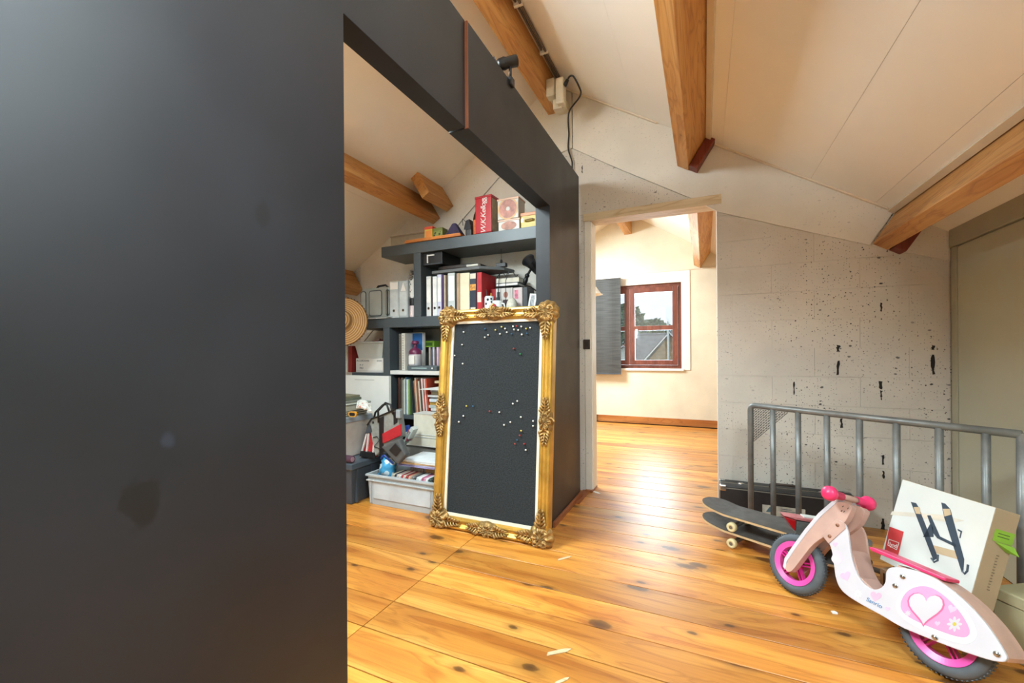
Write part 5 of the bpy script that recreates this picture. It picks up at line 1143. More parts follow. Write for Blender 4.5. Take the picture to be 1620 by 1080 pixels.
for (a, b) in ((568.5, 579.5), (577, 582), (588, 591.5)):
    quadbox([(a, 723), (a+2.4, 723), (b+2, 682), (b, 682)], yt0+.005, yt0+.019, 'piping', cm((206, 202, 200)), .002)
quadbox([(568, 722), (592, 725), (592, 716), (570, 713)], yt0+.0, yt0+.0195, 'gusset_foot', M_blackp, .004)
quadbox([(577, 686), (590, 684), (587, 672), (582, 668)], yt0+.0, yt0+.0195, 'side_clip', M_dgrey, .004)
for (a, b, c, d, e) in (((599, 668), (598, 650), (610, 637), (618, 640), (622, 655)), ((590, 668), (594, 652), (606, 640), (612, 640), (616, 652))):
    dy = 0 if a[0] > 595 else .1; MB().tube([tp(*p, yt0-.004+dy) for p in (a, b, c, d, e)], .008, 8).build('handle', M_blackp, t, smooth=True)
MB().tube([tp(581, 672, yt0-.006), tp(588, 662, yt0-.006), tp(600, 658, yt0-.006), tp(626, 647, yt0-.006)], .006, 6).build('top_piping', M_blackp, t)
MB().tube([tp(590, 692, yt0-.003), tp(596, 690, yt0-.006), tp(600, 696, yt0-.006), tp(592, 706, yt0-.006), tp(602, 710, yt0-.006)], .003, 6).build('bungee', M_blackp, t)
q = tp(590.5, 668, yt0); MB().lathe([(.004, .002), (.009, .002), (.009, -.002)], 14, Matrix.Translation(q+Vector((0, -.002, 0))) @ Matrix.Rotation(PI/2, 4, 'X')).build('eyelet', M_blackp, t)
q = tp(630, 655, yt0); MB().box(q.x-.02, q.x+.02, yt0-.006, yt0+.02, q.z-.03, q.z+.03).build('side_tab', M_greyp, t, bev=.006)
# grey battery charger and disc bundle between bag and books
t = thing('charger', 'dark grey charger unit wedged between the tote bag and the books', 'charger', tp(620, 715, 2.52))
def qb(t, pp, y0, y1, name, mat, bev=.006): 
    f = [tp(a, b, y0) for a, b in pp]; bk = [p+Vector((0, y1-y0, 0)) for p in f]; return MB().hexa(f+bk).build(name, mat, t, bev=bev, seg=2)
qb(t, [(602, 707), (628, 735), (642, 720), (630, 694)], 2.385, 2.438, 'body', plain('charger_grey', (78, 80, 80), .45), .012)
qb(t, [(615, 712), (626, 722), (634, 712), (625, 701)], 2.377, 2.384, 'dial', M_blackp, .003)
t = thing('disc_bundle', 'bundle of clear disc cases leaning on the white books', 'discs', tp(645, 690, 2.62))
for i in range(4): qb(t, [(630+4*i, 702-4*i), (634+4*i, 707-4*i), (642+4*i, 692-4*i), (638+4*i, 687-4*i)], 2.715, 2.78, 'disc_case', cm(((120, 130, 126), (170, 190, 180), (150, 90, 100), (200, 206, 200))[i], .25), .002)
o = MB().hexa([tp(a, b, 2.79) for a, b in ((634, 694), (650, 688), (646, 672), (636, 674))]+[tp(a, b, 2.79)+Vector((0, .025, 0)) for a, b in ((634, 694), (650, 688), (646, 672), (636, 674))]).build('blue_pouch', plain('blue_nylon', (26, 56, 128), .6, bump=.4), bev=.008); tag(o, 'blue nylon pouch tucked behind the tote bag', 'pouch')

# ================================================================== LOOSE STEEL RAILING
RD = 2.6; VPX = 455.
def rpt(px, py): return PD(px, py, RD*(1187-VPX)/(px-VPX))
ra, rb = rpt(1187, 640), rpt(1617, 688)
RZT = (ra.z+rb.z)/2; ra.z = rb.z = RZT
rd = (rb-ra).normalized(); rnrm = Vector((-rd.y, rd.x, 0))
t = thing('railing', 'grey steel railing panel of upright bars standing across the corner', 'railing', (ra.x, ra.y, 0))
R_ = .0165
def arc(c, r, a0, a1, n=6): return [c+rd*(r*math.cos(a0+(a1-a0)*i/n))+Vector((0, 0, 1))*(r*math.sin(a0+(a1-a0)*i/n)) for i in range(n+1)]
MB().tube([ra+Vector((0, 0, -RZT+.002)), ra+Vector((0, 0, -.05))]+arc(ra+rd*.03+Vector((0, 0, -.03)), .03, PI, PI/2)+[rb], R_, 12).build('top_rail', M_steel, t, smooth=True, label='top rail bent down into the first post')
for px in (1222.5, 1262.5, 1308, 1359.5, 1418, 1485.5, 1559.5):
    # equal spacing along the rail
    p = PPL(px, 660, ra, rnrm); MB().tube([(p.x, p.y, .045), (p.x, p.y, RZT-.010)], .0145, 12).build('bar', M_steel, t, smooth=True)
MB().tube([(rb.x, rb.y, .002), (rb.x, rb.y, RZT+.004)], R_, 12).build('end_post', M_steel, t, smooth=True)
MB().tube([Vector((ra.x, ra.y, .04)), Vector((rb.x, rb.y, .04))], .012, 10).build('bottom_rail', M_steel, t, smooth=True)
# expanded metal gusset in the corner
g = MB(); L_ = .20
n = 13
for i in range(n+1):
    u = i/n
    g.tube([ra+rd*.02+Vector((0, 0, -.02-L_*u)), ra+rd*(.02+L_*u)+Vector((0, 0, -.02))], .0016, 4)
    a = ra+rd*(.02+L_*u)+Vector((0, 0, -.02)); l = L_*(1-u)
    g.tube([a, a+rd*(l*.0)+Vector((0, 0, -l))], .0014, 4)
    b = ra+rd*.02+Vector((0, 0, -.02-L_*u)); g.tube([b, b+rd*l], .0014, 4)
g.build('mesh_gusset', plain('dark_mesh', (80, 76, 70), .5, metal=.5), t)
# ================================================================== HARD CASE AGAINST THE WALL
zt = PX(1137, 756.5, 1, 3.305).z
yf = PX(1140, 767, 2, zt).y
cx0 = PX(1139, 767, 1, yf).x; cx1 = cx0+.74
t = thing('hard_case', 'black hard-shell case with metal corners standing on edge at the wall', 'case', ((cx0+cx1)/2, (yf+3.305)/2, 0))
M_vinyl = plain('black_vinyl', (34, 33, 34), .45, bump=.2, scale=60)
ym = (yf+3.305)/2
cbox(cx0, cx1, yf, ym-.004, .003, zt).build('front_shell', M_vinyl, t, bev=.006)
cbox(cx0, cx1, ym+.004, 3.305, .003, zt).build('back_shell', M_vinyl, t, bev=.006)
MB().box(cx0+.002, cx1-.002, ym-.005, ym+.005, .006, zt+.001).build('rim_strip', plain('case_strip', (120, 112, 98), .4, metal=.4), t)
MB().box(cx0+.003, cx1-.003, yf-.002, yf+.001, zt-.018, zt-.012).build('edge_line', plain('edge_line', (120, 116, 106), .5), t)
for xx in (cx0-.002, cx1-.038):
    for zz in (zt-.036, .004):
        MB().box(xx, xx+.04, yf-.0025, yf+.03, zz, zz+.038).build('corner_cap', M_chrome, t, bev=.006)
        MB().box(xx, xx+.04, 3.275, 3.3065, zz, zz+.038).build('corner_cap', M_chrome, t, bev=.006)
for xx in (cx0+.13, cx0+.58):
    MB().lathe([(.001, .006), (.012, .006), (.016, .002), (.016, -.002)], 16, Matrix.Translation((xx, ym, zt+.002))).build('latch', M_chrome, t, smooth=True)
    MB().box(xx-.02, xx+.02, ym-.012, ym+.012, zt-.001, zt+.003).build('latch_plate', M_chrome, t)
MB().tube([(cx0+.30, ym, zt), (cx0+.30, ym, zt+.018), (cx0+.32, ym-.004, zt+.024), (cx0+.43, ym-.004, zt+.024), (cx0+.45, ym, zt+.018), (cx0+.45, ym, zt)], .008, 8).build('handle', plain('brown_handle', (70, 54, 44), .5), t, smooth=True)
a = PX(1206, 797, 1, yf); c = PX(1274, 815, 1, yf)
cbox(a.x, c.x, yf-.002, yf-.0003, a.z-.066, a.z-.002).build('paper_label', plain('old_label', (182, 178, 164), .6, var=.15, scale=40), t)
MB().prism([(a.x+.02, a.z-.045), (a.x+.05, a.z-.045), (a.x+.045, a.z-.012), (a.x+.04, a.z-.012)], MXZ, -yf+.0021, -yf+.003).build('label_mark', cm((70, 100, 110)), t)
for i in range(4): cbox(a.x+.10, a.x+.16+.02*(i % 2), yf-.003, yf-.002, a.z-.018-.012*i, a.z-.014-.012*i).build('label_line', cm((110, 112, 116)), t)
# white tag hanging at the case end
q = PX(1351, 828, 1, yf-.02); t = thing('white_tag', 'white plastic tag standing beside the hard case', 'tag', (q.x, yf-.02, 0))
MB().prism(rrect(q.x, q.z, .045, .13, .02), MXZ, -yf+.012, -yf+.018).build('plate', M_white, t, bev=.002); MB().box(q.x-.006, q.x+.006, yf-.018, yf-.012, .001, q.z-.06).build('stem', M_white, t)
# ================================================================== SKATEBOARDS
M_grip = plain('grip_tape', (78, 74, 70), .62, var=.25, scale=30, bump=.4, bscale=600)
M_ply = plain('maple_ply', (206, 176, 132), .5, var=.12, scale=20)
M_truck = plain('truck_metal', (150, 150, 150), .35, metal=.8)
M_wheel = plain('cream_wheel', (226, 210, 160), .4, var=.06)
def skateboard(label, nose, tail, zw, zshift):
    c = (nose+tail)/2; d = Vector((tail.x-nose.x, tail.y-nose.y, 0)); L0 = d.length; d.normalize(); s = Vector((-d.y, d.x, 0))
    t = thing('skateboard', label, 'skateboard', mat=frame_m((c.x, c.y, zshift), d, s, (0, 0, 1)), group='skateboards stacked before the railing')
    LN = .80; W = .10; n = 40; m = 8; zd = zw
    def zprof(x):
        k = abs(x)-LN*.29; return zd+(.0 if k < 0 else .30*k**1.25)
    def half(x):
        k = (abs(x)-(LN/2-W))/W; return W*(1 if k <= 0 else math.sqrt(max(0, 1-k*k)))
    def sheet(th0, th1, inset=0.):
        mb = MB(); vs = []; fs = []
        for i in range(n+1):
            x = -LN/2+inset+(LN-2*inset)*(.5-.5*math.cos(PI*i/n)); w = max(.002, half(x)-inset)
            for j in range(m+1):
                y = -w+2*w*j/m; con = .006*(y/W)**2; vs.append((x, y, zprof(x)+con+th0))
        o_ = len(vs); vs += [(v[0], v[1], v[2]+th1-th0) for v in vs]
        for i in range(n):
            for j in range(m):
                k = i*(m+1)+j; fs += [(k, k+m+1, k+m+2, k+1), (o_+k, o_+k+1, o_+k+m+2, o_+k+m+1)]
        for i in range(n):
            for j in (0, m): k = i*(m+1)+j; fs.append((k, k+m+1, o_+k+m+1, o_+k))
        for i in (0, n):
            for j in range(m): k = i*(m+1)+j; fs.append((k, k+1, o_+k+1, o_+k))
        return mb.add(vs, fs)
    sheet(0, .011).build('deck', M_ply, t, local=True)
    sheet(.0112, .0124, .0008).build('grip_tape', M_grip, t, local=True)
    for sx in (-1, 1):
        xx = sx*.195
        tr = MB().box(xx-.04, xx+.04, -.027, .027, zd-.006, zd-.001).box(xx-.018, xx+.018, -.022, .022, zd-.028, zd-.006).tube([(xx, -.085, .0255), (xx, .085, .0255)], .0085, 10).tube([(xx, -.045, .0265), (xx, .045, .0265)], .014, 10)
        tr.build('truck', M_truck, t, local=True, bev=.002)
        for sy in (-1, 1):
            Mw = Matrix.Translation((xx, sy*.085, .0260)) @ Matrix.Rotation(PI/2, 4, 'X')
            w = MB().lathe([(.010, -.015), (.0215, -.015), (.0255, -.011), (.0255, .011), (.0215, .015), (.010, .015), (.008, 0), (.010, -.015)], 24, Mw).build('wheel', M_wheel, t, local=True, smooth=True)
            sub('bearing', MB().lathe([(.001, -.0155*sy*0-.0158), (.009, -.0155), (.009, .0155), (.001, .0158)], 16, Mw), M_truck, w, local=True, smooth=False)
    return t
nz = PD(1111, 805, 2.60); tz = PD(1386, 893, 1.94)
skateboard('lower skateboard of two, its wheels on the pine floor', nz, tz, .073, .0008)
skateboard('upper skateboard of two, stacked on the other board', nz+Vector((.0, .0, 0)), tz, .073, .0915)
# red and clear tail light lying on the upper skateboard
t = thing('tail_light', 'red and clear car tail light lying on the upper skateboard', 'tail light', PD(1265, 842, 2.20))
def pdq(px, py, d): return PD(px, py, d)
def pq(pp, d0, dd, name, mat, bev=.003):
    f = [pdq(a, b, d0) for a, b in pp]; return MB().hexa(f+[p+_f*dd+_r*dd*.2 for p in f]).build(name, mat, t, bev=bev)
M_rl = plain('red_lens', (176, 16, 26), .12, var=.1)
pq([(1241, 817), (1256, 838), (1258.5, 840), (1260, 823)], 2.05, .05, 'red_lens', M_rl)
pq([(1260.5, 824), (1259.5, 843), (1276, 851), (1296, 829)], 2.05, .05, 'clear_lens', plain('clear_lens', (104, 112, 110), .12, var=.3, scale=30))
pq([(1240, 815.5), (1260, 822), (1296, 828), (1300, 824)], 2.045, .055, 'red_edge', plain('pink_edge', (196, 120, 122), .2), .001)
pq([(1272, 817), (1272, 821), (1297, 826), (1299, 821)], 2.06, .04, 'white_back', M_milky, .002)
# ================================================================== TOY SCOOTER (balance bike)
cf = Vector((.356, 2.278, 0)); cr = cf+Vector((math.cos(-.797), math.sin(-.797), 0))*.519
sd = (cr-cf).normalized(); sn = Vector((sd.y, -sd.x, 0))      # along the scooter to the rear; towards the camera
if sn.dot(Vector((0, -1, 0))) < 0: sn = -sn
LEAN = math.radians(16.7); sup = Vector((0, 0, 1))*math.cos(LEAN)-sn*math.sin(LEAN); sn = sn*math.cos(LEAN)+Vector((0, 0, 1))*math.sin(LEAN)   # it leans away, on the carton
SM = frame_m(cf+Vector((0, 0, .006)), sd, sup, sn)     # local x = to rear, y = up, z = towards camera
SI = SM.inverted()
t = thing('toy_scooter', 'white and pink wooden scooter-shaped balance bike with pink wheels', 'balance bike', mat=SM)
def sp(px, py, off): q = SI @ PPL(px, py, cf+sn*off, sn); return (q.x, q.y)
M_sw = plain('scooter_white', (208, 205, 211), .35, var=.03)
M_pk = plain('scooter_pink', (226, 84, 168), .3, var=.05)
M_hot = plain('hot_pink', (224, 52, 104), .35, var=.06)
M_bare = plain('pinkish_ply', (196, 160, 146), .5, var=.08, scale=14)
M_tyre = plain('tyre_rubber', (84, 90, 95), .7, var=.12, scale=30)
RW = .127
def wheel(x):
    w = MB(); rim = .134
    ty = MB().lathe([(RW-.036, -.018), (RW-.020, -.024), (RW-.006, -.018), (RW, -.006), (RW, .006), (RW-.006, .018), (RW-.020, .024), (RW-.036, .018), (RW-.036, -.018)], 56, Matrix.Translation((x, RW, 0))).build('tyre', M_tyre, t, local=True, smooth=True)
    tr = MB()
    for i in range(60):
        a = 2*PI*i/60
        for s in (-1, 1): tr.box(-.0022, .0022, -.0012, .0016, s*.007-.006, s*.007+.006, Matrix.Translation((x+(RW+.0003)*math.sin(a), RW+(RW+.0003)*math.cos(a), 0)) @ Matrix.Rotation(-a, 4, 'Z'))
    sub('tread', tr, M_tyre, ty, local=True)
    MB().lathe([(RW-.056, -.014), (RW-.036, -.021), (RW-.034, -.021), (RW-.034, .021), (RW-.036, .021), (RW-.056, .014), (RW-.056, -.014)], 56, Matrix.Translation((x, RW, 0))).build('rim', M_pk, t, local=True, smooth=False)
    MB().lathe([(.001, .028), (.012, .028), (.014, .022), (.024, .016), (.024, -.016), (.014, -.022), (.012, -.028), (.001, -.028)], 24, Matrix.Translation((x, RW, 0))).build('hub', plain('hub_pink', (206, 40, 130), .35), t, local=True)
    for i in range(5):
        a = 2*PI*i/5+.3; T = Matrix.Translation((x, RW, 0)) @ Matrix.Rotation(a, 4, 'Z')
        MB().box(.018, RW-.054, -.009, -.004, -.011, .011, T).box(.018, RW-.054, .004, .009, -.011, .011, T).build('spoke', plain('spoke_pink', (210, 44, 136), .35), t, local=True)
    MB().tube([(x+.04, RW-(RW-.058), .0), (x+.035, .09, .004)], .0025, 5).build('valve', M_blackp, t, local=True)
wheel(0.0); wheel((cr-cf).length)
ON = .064   # half width of the body
outl = [(1338, 830.5), (1342.5, 843.7), (1345, 870), (1350, 893), (1358, 912), (1368, 925), (1381, 933), (1392, 931), (1399, 925), (1401.5, 917), (1401.5, 906), (1404, 900), (1410, 897), (1423.7, 896.7), (1449.6, 902), (1477, 913), (1505, 932), (1533, 956), (1561, 987), (1579, 1013), (1592, 1035.5), (1594, 1041), (1591, 1046), (1585, 1047.6), (1561, 1043), (1505, 1024), (1450, 1002), (1424, 991), (1394, 972.6), (1366, 958), (1338.5, 941), (1327, 928), (1322, 913), (1320, 898.5), (1318.5, 885), (1316, 869.6), (1311, 857)]
body = [sp(a, b, ON) for a, b in outl]
top_ = [sp(1301.5, 846.5, ON), sp(1325, 820.6, ON), sp(1334, 826, ON)]
full = body+top_
MI = Matrix.Identity(4)
def smooth_poly(p, it=1):
    for _ in range(it):
        q = []
        for a, b in zip(p, p[1:]+p[:1]): q += [(a[0]*.75+b[0]*.25, a[1]*.75+b[1]*.25), (a[0]*.25+b[0]*.75, a[1]*.25+b[1]*.75)]
        p = q
    return p
fs_ = smooth_poly(full, 2)
MB().prism(fs_, MI, ON-.012, ON).build('side_panel', M_sw, t, local=True, bev=.0025)
MB().prism(fs_, MI, -ON, -ON+.012).build('side_panel', M_bare, t, local=True, bev=.0025)
# bare bracket with two bolts where the panel meets the fork
br = [sp(a, b, ON) for a, b in ((1301.5, 846.5), (1325, 820.6), (1337, 828), (1338.5, 836), (1312, 860))]
MB().prism(br, MI, ON+.0003, ON+.004).build('bracket', M_bare, t, local=True, bev=.001)
def bolt(px, py, m, r=.009, z0=ON):
    a, b = sp(px, py, z0); o = MB().lathe([(.001, .003), (r*.45, .0032), (r*.55, .002), (r*.8, .0035), (r, .001), (r, -.001)], 18, Matrix.Translation((a, b, z0+.0005))).build('bolt', m, t, local=True, smooth=True)
for p in ((1325.5, 830.5), (1313, 848)): bolt(*p, plain('bronze_bolt', (150, 104, 80), .4, metal=.5), .007, ON+.004)
for p in ((1429, 912), (1417, 926.5), (1479.5, 1008), (1578, 1034.5)): bolt(*p, M_chrome, .009)
# cross pieces between the two sides: deck strip, tail block
MB().prism([body[2], body[4], body[6], body[7], (body[7][0], body[7][1]-.012), (body[6][0]-.004, body[6][1]-.014), (body[4][0]-.012, body[4][1]-.008), (body[2][0]-.014, body[2][1])], MI, -ON+.0125, ON-.0125).build('floor_strip', M_bare, t, local=True)
tp_ = body[13:22]; low = [(p[0]-.004, p[1]-.014) for p in tp_][::-1]
MB().prism(tp_+low, MI, -ON+.0125, ON-.0125).build('tail_cover', M_bare, t, local=True)
# seat
s0, s1 = sp(1387, 868, 0), sp(1508, 918, 0)
v = Vector((s1[0]-s0[0], s1[1]-s0[1], 0)); Ls = v.length; an = math.atan2(v.y, v.x)
pts = [(0, -.004), (.01, -.010), (Ls, -.008), (Ls, .004), (.012, .006), (.0, .003)]
MB().prism(pts, Matrix.Translation((s0[0], s0[1], 0)) @ Matrix.Rotation(an, 4, 'Z'), -.045, .045).build('seat', M_hot, t, local=True, bev=.004, seg=3, label='pink seat pad')
s2 = sp(1423, 898, 0); MB().box(s2[0]+.01, s2[0]+.10, s2[1]-.04, s2[1]+.012, -.03, .03, Matrix.Identity(4)).build('seat_block', M_bare, t, local=True)
# fork: two curved plates with a head block
fo = [(1242.6, 901), (1245, 888), (1258, 868.5), (1277, 842.5), (1299, 816.5), (1318, 800), (1327, 792), (1349, 800), (1345, 812), (1336, 828), (1320, 840), (1300, 851), (1285, 862), (1268, 884), (1253.7, 903), (1247, 905)]
fk = smooth_poly([sp(a, b, .061) for a, b in fo], 1)
for z0 in (.028, -.061): MB().prism(fk, MI, z0, z0+.033).build('fork_plate', M_bare if z0 > 0 else M_bare, t, local=True, bev=.0015)
fe = [sp(a, b, .061) for a, b in ((1242.6, 901), (1245, 888), (1258, 868.5), (1277, 842.5), (1299, 816.5), (1318, 800), (1327, 792), (1332, 786))]
for z0 in (.028, -.061):
    MB().prism(fe+[(p[0]-.013, p[1]+.009) for p in fe[::-1]], MI, z0-.0005, z0+.0335).build('fork_edge', M_sw, t, local=True, bev=.001)
hb = [sp(a, b, 0) for a, b in ((1319, 800), (1331, 782), (1345, 786), (1340, 806), (1326, 822))]
MB().prism(hb, MI, -.0275, .0275).build('head_block', M_bare, t, local=True, bev=.003)
for (a, b) in ((1334, 801), (1332, 808), (1336, 809), (1342, 804)):
    x_, y_ = sp(a, b, .061); MB().box(-.004, .004, -.0012, .0012, .0611, .0619, Matrix.Translation((x_, y_, 0)) @ Matrix.Rotation(1.1, 4, 'Z')).build('print_mark', M_blackp, t, local=True)
MB().tube([(0, RW, -.056), (0, RW, .056)], .006, 10).build('axle', M_chrome, t, local=True)
MB().tube([((cr-cf).length, RW, -.036), ((cr-cf).length, RW, .036)], .006, 10).build('axle', M_chrome, t, local=True)
# handlebar
hx, hy = .159, .479
MB().tube([(hx, hy, -.13), (hx, hy, .13)], .0125, 14).build('handlebar', M_bare, t, local=True, smooth=True)
for s in (-1, 1):
    MB().lathe([(.014, .045), (.0165, .05), (.0165, .108), (.026, .112), (.031, .122), (.030, .136), (.022, .146), (.001, .149)], 24, Matrix.Translation((hx, hy, 0)) @ (Matrix.Identity(4) if s > 0 else Matrix.Rotation(PI, 4, 'X'))).build('grip', M_hot, t, local=True, smooth=True)
# printed decoration (the printed mascot is left out; hearts, flower and lettering stay)
def decal(pp, off, name, m, it=2): return MB().prism(smooth_poly([sp(a, b, ON) for a, b in pp], it), MI, ON+off, ON+off+.0004).build(name, m, t, local=True)
leaf_o = [(1416, 962), (1421, 943), (1437, 928), (1458, 921), (1478, 925), (1502, 940), (1528, 964), (1546, 994), (1546, 1011), (1532, 1019), (1506, 1015), (1460, 997), (1430, 980)]
leaf_i = [(1424, 961), (1428, 944), (1440, 931), (1458, 926), (1476, 929), (1498, 944), (1520, 967), (1535, 993), (1535, 1004), (1526, 1009), (1504, 1004), (1462, 988), (1434, 974)]
decal(leaf_o, .0002, 'print_border', plain('print_pale', (226, 232, 236), .35, var=.03)); decal(leaf_i, .0008, 'print_leaf', plain('print_pink', (224, 160, 202), .35, var=.06))
def heart(cx, cy, s, ang, name, m, off):
    p = []
    for i in range(28):
        a = 2*PI*i/28; hx_ = 16*math.sin(a)**3; hy_ = -(13*math.cos(a)-5*math.cos(2*a)-2*math.cos(3*a)-math.cos(4*a)); c_, s_ = math.cos(ang), math.sin(ang)
        p.append((cx+s*(hx_*c_-hy_*s_)/16, cy+s*(hx_*s_+hy_*c_)/16))
    return decal(p, off, name, m, 0)
heart(1465, 961, 30, .12, 'print_heart', plain('print_rose', (226, 110, 160), .35), .0013); heart(1465, 960, 27, .12, 'print_heart', M_sw, .0018)
M_ph = plain('print_soft_pink', (234, 186, 212), .35); heart(1338.5, 911, 8.5, -.3, 'print_heart', M_ph, .0003); heart(1386, 943, 9, .2, 'print_heart', M_ph, .0003); heart(1405, 963, 4, .2, 'print_heart', M_ph, .0003); heart(1322, 861, 4, 0, 'print_heart', M_ph, .0003); heart(1507, 963, 7, .4, 'print_heart', plain('print_soft2', (236, 196, 220), .35), .0013); heart(1484, 986, 4.5, .1, 'print_heart', plain('print_soft2', (236, 196, 220)), .0013)
decal([(1325+9*math.cos(i*.5)*(1+.15*math.sin(i*2.5)), 882+11*math.sin(i*.5)) for i in range(12)], .0003, 'print_blossom', plain('print_lilac', (222, 208, 226), .35))
def flower(cx, cy, r, m, mc, off):
    for i in range(8):
        a = 2*PI*i/8; decal([(cx+r*.55*math.cos(a)+r*.45*math.cos(a)*math.cos(b)-r*.2*math.sin(a)*math.sin(b), cy+r*.55*math.sin(a)+r*.45*math.sin(a)*math.cos(b)+r*.2*math.cos(a)*math.sin(b)) for b in [2*PI*k/8 for k in range(8)]], off, 'print_petal', m, 1)
    decal([(cx+r*.24*math.cos(2*PI*k/10), cy+r*.24*math.sin(2*PI*k/10)) for k in range(10)], off+.0005, 'print_flower_eye', mc, 0)
flower(1511, 987, 12.5, M_sw, plain('print_yellow', (214, 196, 70), .35), .0013); flower(1437, 970, 5, M_sw, M_sw, .0013); flower(1358, 939, 6.5, plain('print_cream', (236, 236, 226), .35), M_sw, .0003)
vs, fs = text_mesh('Sanrio', .036, .0003, shear=.15)
a = Vector((*sp(1371, 947, ON), 0)); b = Vector((*sp(1396, 960, ON), 0)); dx_ = (b-a).normalized(); c_ = (a+b)/2
sc_ = (b-a).length/.092
MB().add(vs, fs, frame_m((c_.x, c_.y, ON+.0008), dx_*sc_, Vector((-dx_.y, dx_.x, 0))*sc_, (0, 0, 1))).build('lettering', plain('print_blue', (50, 126, 178), .4), t, local=True)
# ================================================================== CARTONS IN THE CORNER
bl_ = Vector((.687, 2.322, .200)); rz, th, W_, Hh, D_, rl = -1.047, .300, .329, .359, .105, -.014
ex = Vector((math.cos(rz), math.sin(rz), 0)); n_ = Vector((-math.sin(rz), math.cos(rz), 0))
up = Vector((0, 0, 1))*math.cos(th)+n_*math.sin(th); bk = n_*math.cos(th)-Vector((0, 0, 1))*math.sin(th)
ex, up = ex*math.cos(rl)+up*math.sin(rl), -ex*math.sin(rl)+up*math.cos(rl)
KM = frame_m(bl_, ex, up, -bk)     # x right, y up, z out of the front
KI = KM.inverted()
t = thing('product_carton', 'white product carton with a picture of a folding rack, leaning on the railing', 'carton', mat=KM)
MB().box(0, W_, 0, Hh, -D_, -.0005).build('body', plain('brown_card', (176, 156, 128), .8, var=.04), t, local=True, bev=.002)
MB().box(.001, W_-.001, .001, Hh-.001, -.0004, .0008).build('front_print', plain('glossy_white_card', (210, 213, 207), .2, var=.03), t, local=True)
def kp(px, py, z=0.): q = KI @ PPL(px, py, bl_, bk); return (q.x, q.y)
def kd(pp, off, name, m): return MB().prism([kp(a, b) for a, b in pp], MI, .0009+off, .0013+off).build(name, m, t, local=True)
Zc = lambda a, b: (1320+a/5.4, 740+b/5.4)
M_navy = plain('print_navy', (52, 66, 78), .4); M_wd = plain('print_wood', (190, 168, 134), .4)
kd([Zc(495, 370), Zc(930, 400), Zc(1110, 450), Zc(1000, 470), Zc(700, 420), Zc(480, 400)], 0, 'print_shadow', plain('print_beige', (206, 200, 184), .3))
kd([Zc(655, 290), Zc(700, 300), Zc(725, 340), Zc(890, 770), Zc(850, 790), Zc(830, 740)], .0004, 'print_rack_leg', M_navy)
kd([Zc(680, 335), Zc(730, 335), Zc(742, 395), Zc(700, 390)], .0008, 'print_wood_part', M_wd)
kd([Zc(915, 295), Zc(950, 305), Zc(992, 350), Zc(1112, 780), Zc(1105, 890), Zc(1090, 890), Zc(940, 420)], .0004, 'print_rack_leg', M_navy)
kd([Zc(930, 350), Zc(990, 350), Zc(1000, 400), Zc(945, 415)], .0008, 'print_wood_part', M_wd)
kd([Zc(795, 405), Zc(825, 405), Zc(905, 585), Zc(1040, 650), Zc(1045, 680), Zc(880, 600), Zc(850, 560)], .0004, 'print_brace', M_navy)
kd([Zc(690, 395), Zc(950, 410), Zc(950, 440), Zc(700, 420)], .0003, 'print_wood_part', plain('print_wood_pale', (214, 204, 184), .3))
kd([Zc(830, 655), Zc(1040, 710), Zc(1055, 780), Zc(825, 715)], .0003, 'print_wood_part', M_wd)
kd([Zc(1055, 520), Zc(1095, 540), Zc(1080, 600), Zc(1070, 600), Zc(1080, 548), Zc(1058, 535)], .0004, 'print_brace', M_navy)
kd([Zc(760, 590), Zc(820, 480), Zc(845, 500), Zc(850, 590)], .0004, 'print_brace', M_navy)
for (c0, c1, c2, c3) in (((830, 770), (855, 805), (885, 790), (888, 740)), ((1095, 880), (1115, 905), (1138, 880), (1145, 825))):
    MB().tube([(*kp(*Zc(*p)), .0016) for p in (c0, c1, c2, c3)], .0035, 6).build('print_hook', M_navy, t, local=True)
kd([Zc(472, 500), Zc(595, 545), Zc(545, 755), Zc(432, 700)], .0003, 'red_label', plain('label_red', (190, 60, 60), .35))
lb = [(470, 610), (555, 640), (535, 700), (460, 660)]
for a, b in zip(lb, lb[1:]+lb[:1]): MB().tube([(*kp(*Zc(*a)), .002), (*kp(*Zc(*b)), .002)], .0012, 5).build('logo_outline', M_white, t, local=True)
vs, fs = text_mesh('lynd', .034, .0003); a = Vector((*kp(*Zc(468, 648)), 0)); b = Vector((*kp(*Zc(542, 672)), 0)); dx_ = (b-a).normalized(); c_ = (a+b)/2
MB().add(vs, fs, frame_m((c_.x, c_.y, .0019), dx_*.55, Vector((-dx_.y, dx_.x, 0))*.7, (0, 0, 1))).build('lettering', M_white, t, local=True)
for i in range(13): MB().box(W_+.0003, W_+.0008, .195-.0105*i, .1975-.0105*i, -D_*.55-.004-.003*(i % 3 == 0), -D_*.55+.005).build('print_mark', cm((90, 78, 60)), t, local=True)
nm_ = plain('sticky_green', (140, 190, 60), .6)
g0 = MB().box(W_+.0002, W_+.0012, Hh*.68, Hh*.80, -D_*.98, -.02).build('sticky_note', nm_, t, local=True, label='green sticky note')
MB().hexa([Vector(p) for p in ((W_+.0012, Hh*.60, -.085), (W_+.0012, Hh*.675, -.03), (W_+.002, Hh*.675, -.03), (W_+.002, Hh*.60, -.085), (W_+.022, Hh*.60, -D_*1.05), (W_+.006, Hh*.675, -D_*.98), (W_+.0068, Hh*.675, -D_*.98), (W_+.0228, Hh*.60, -D_*1.05))]).build('note_flap', nm_, t, local=True)
for i in range(2): MB().box(W_+.0013, W_+.0016, Hh*(.73+.03*i), Hh*(.738+.03*i), -D_*.8, -.035).build('note_writing', cm((60, 90, 30)), t, local=True)
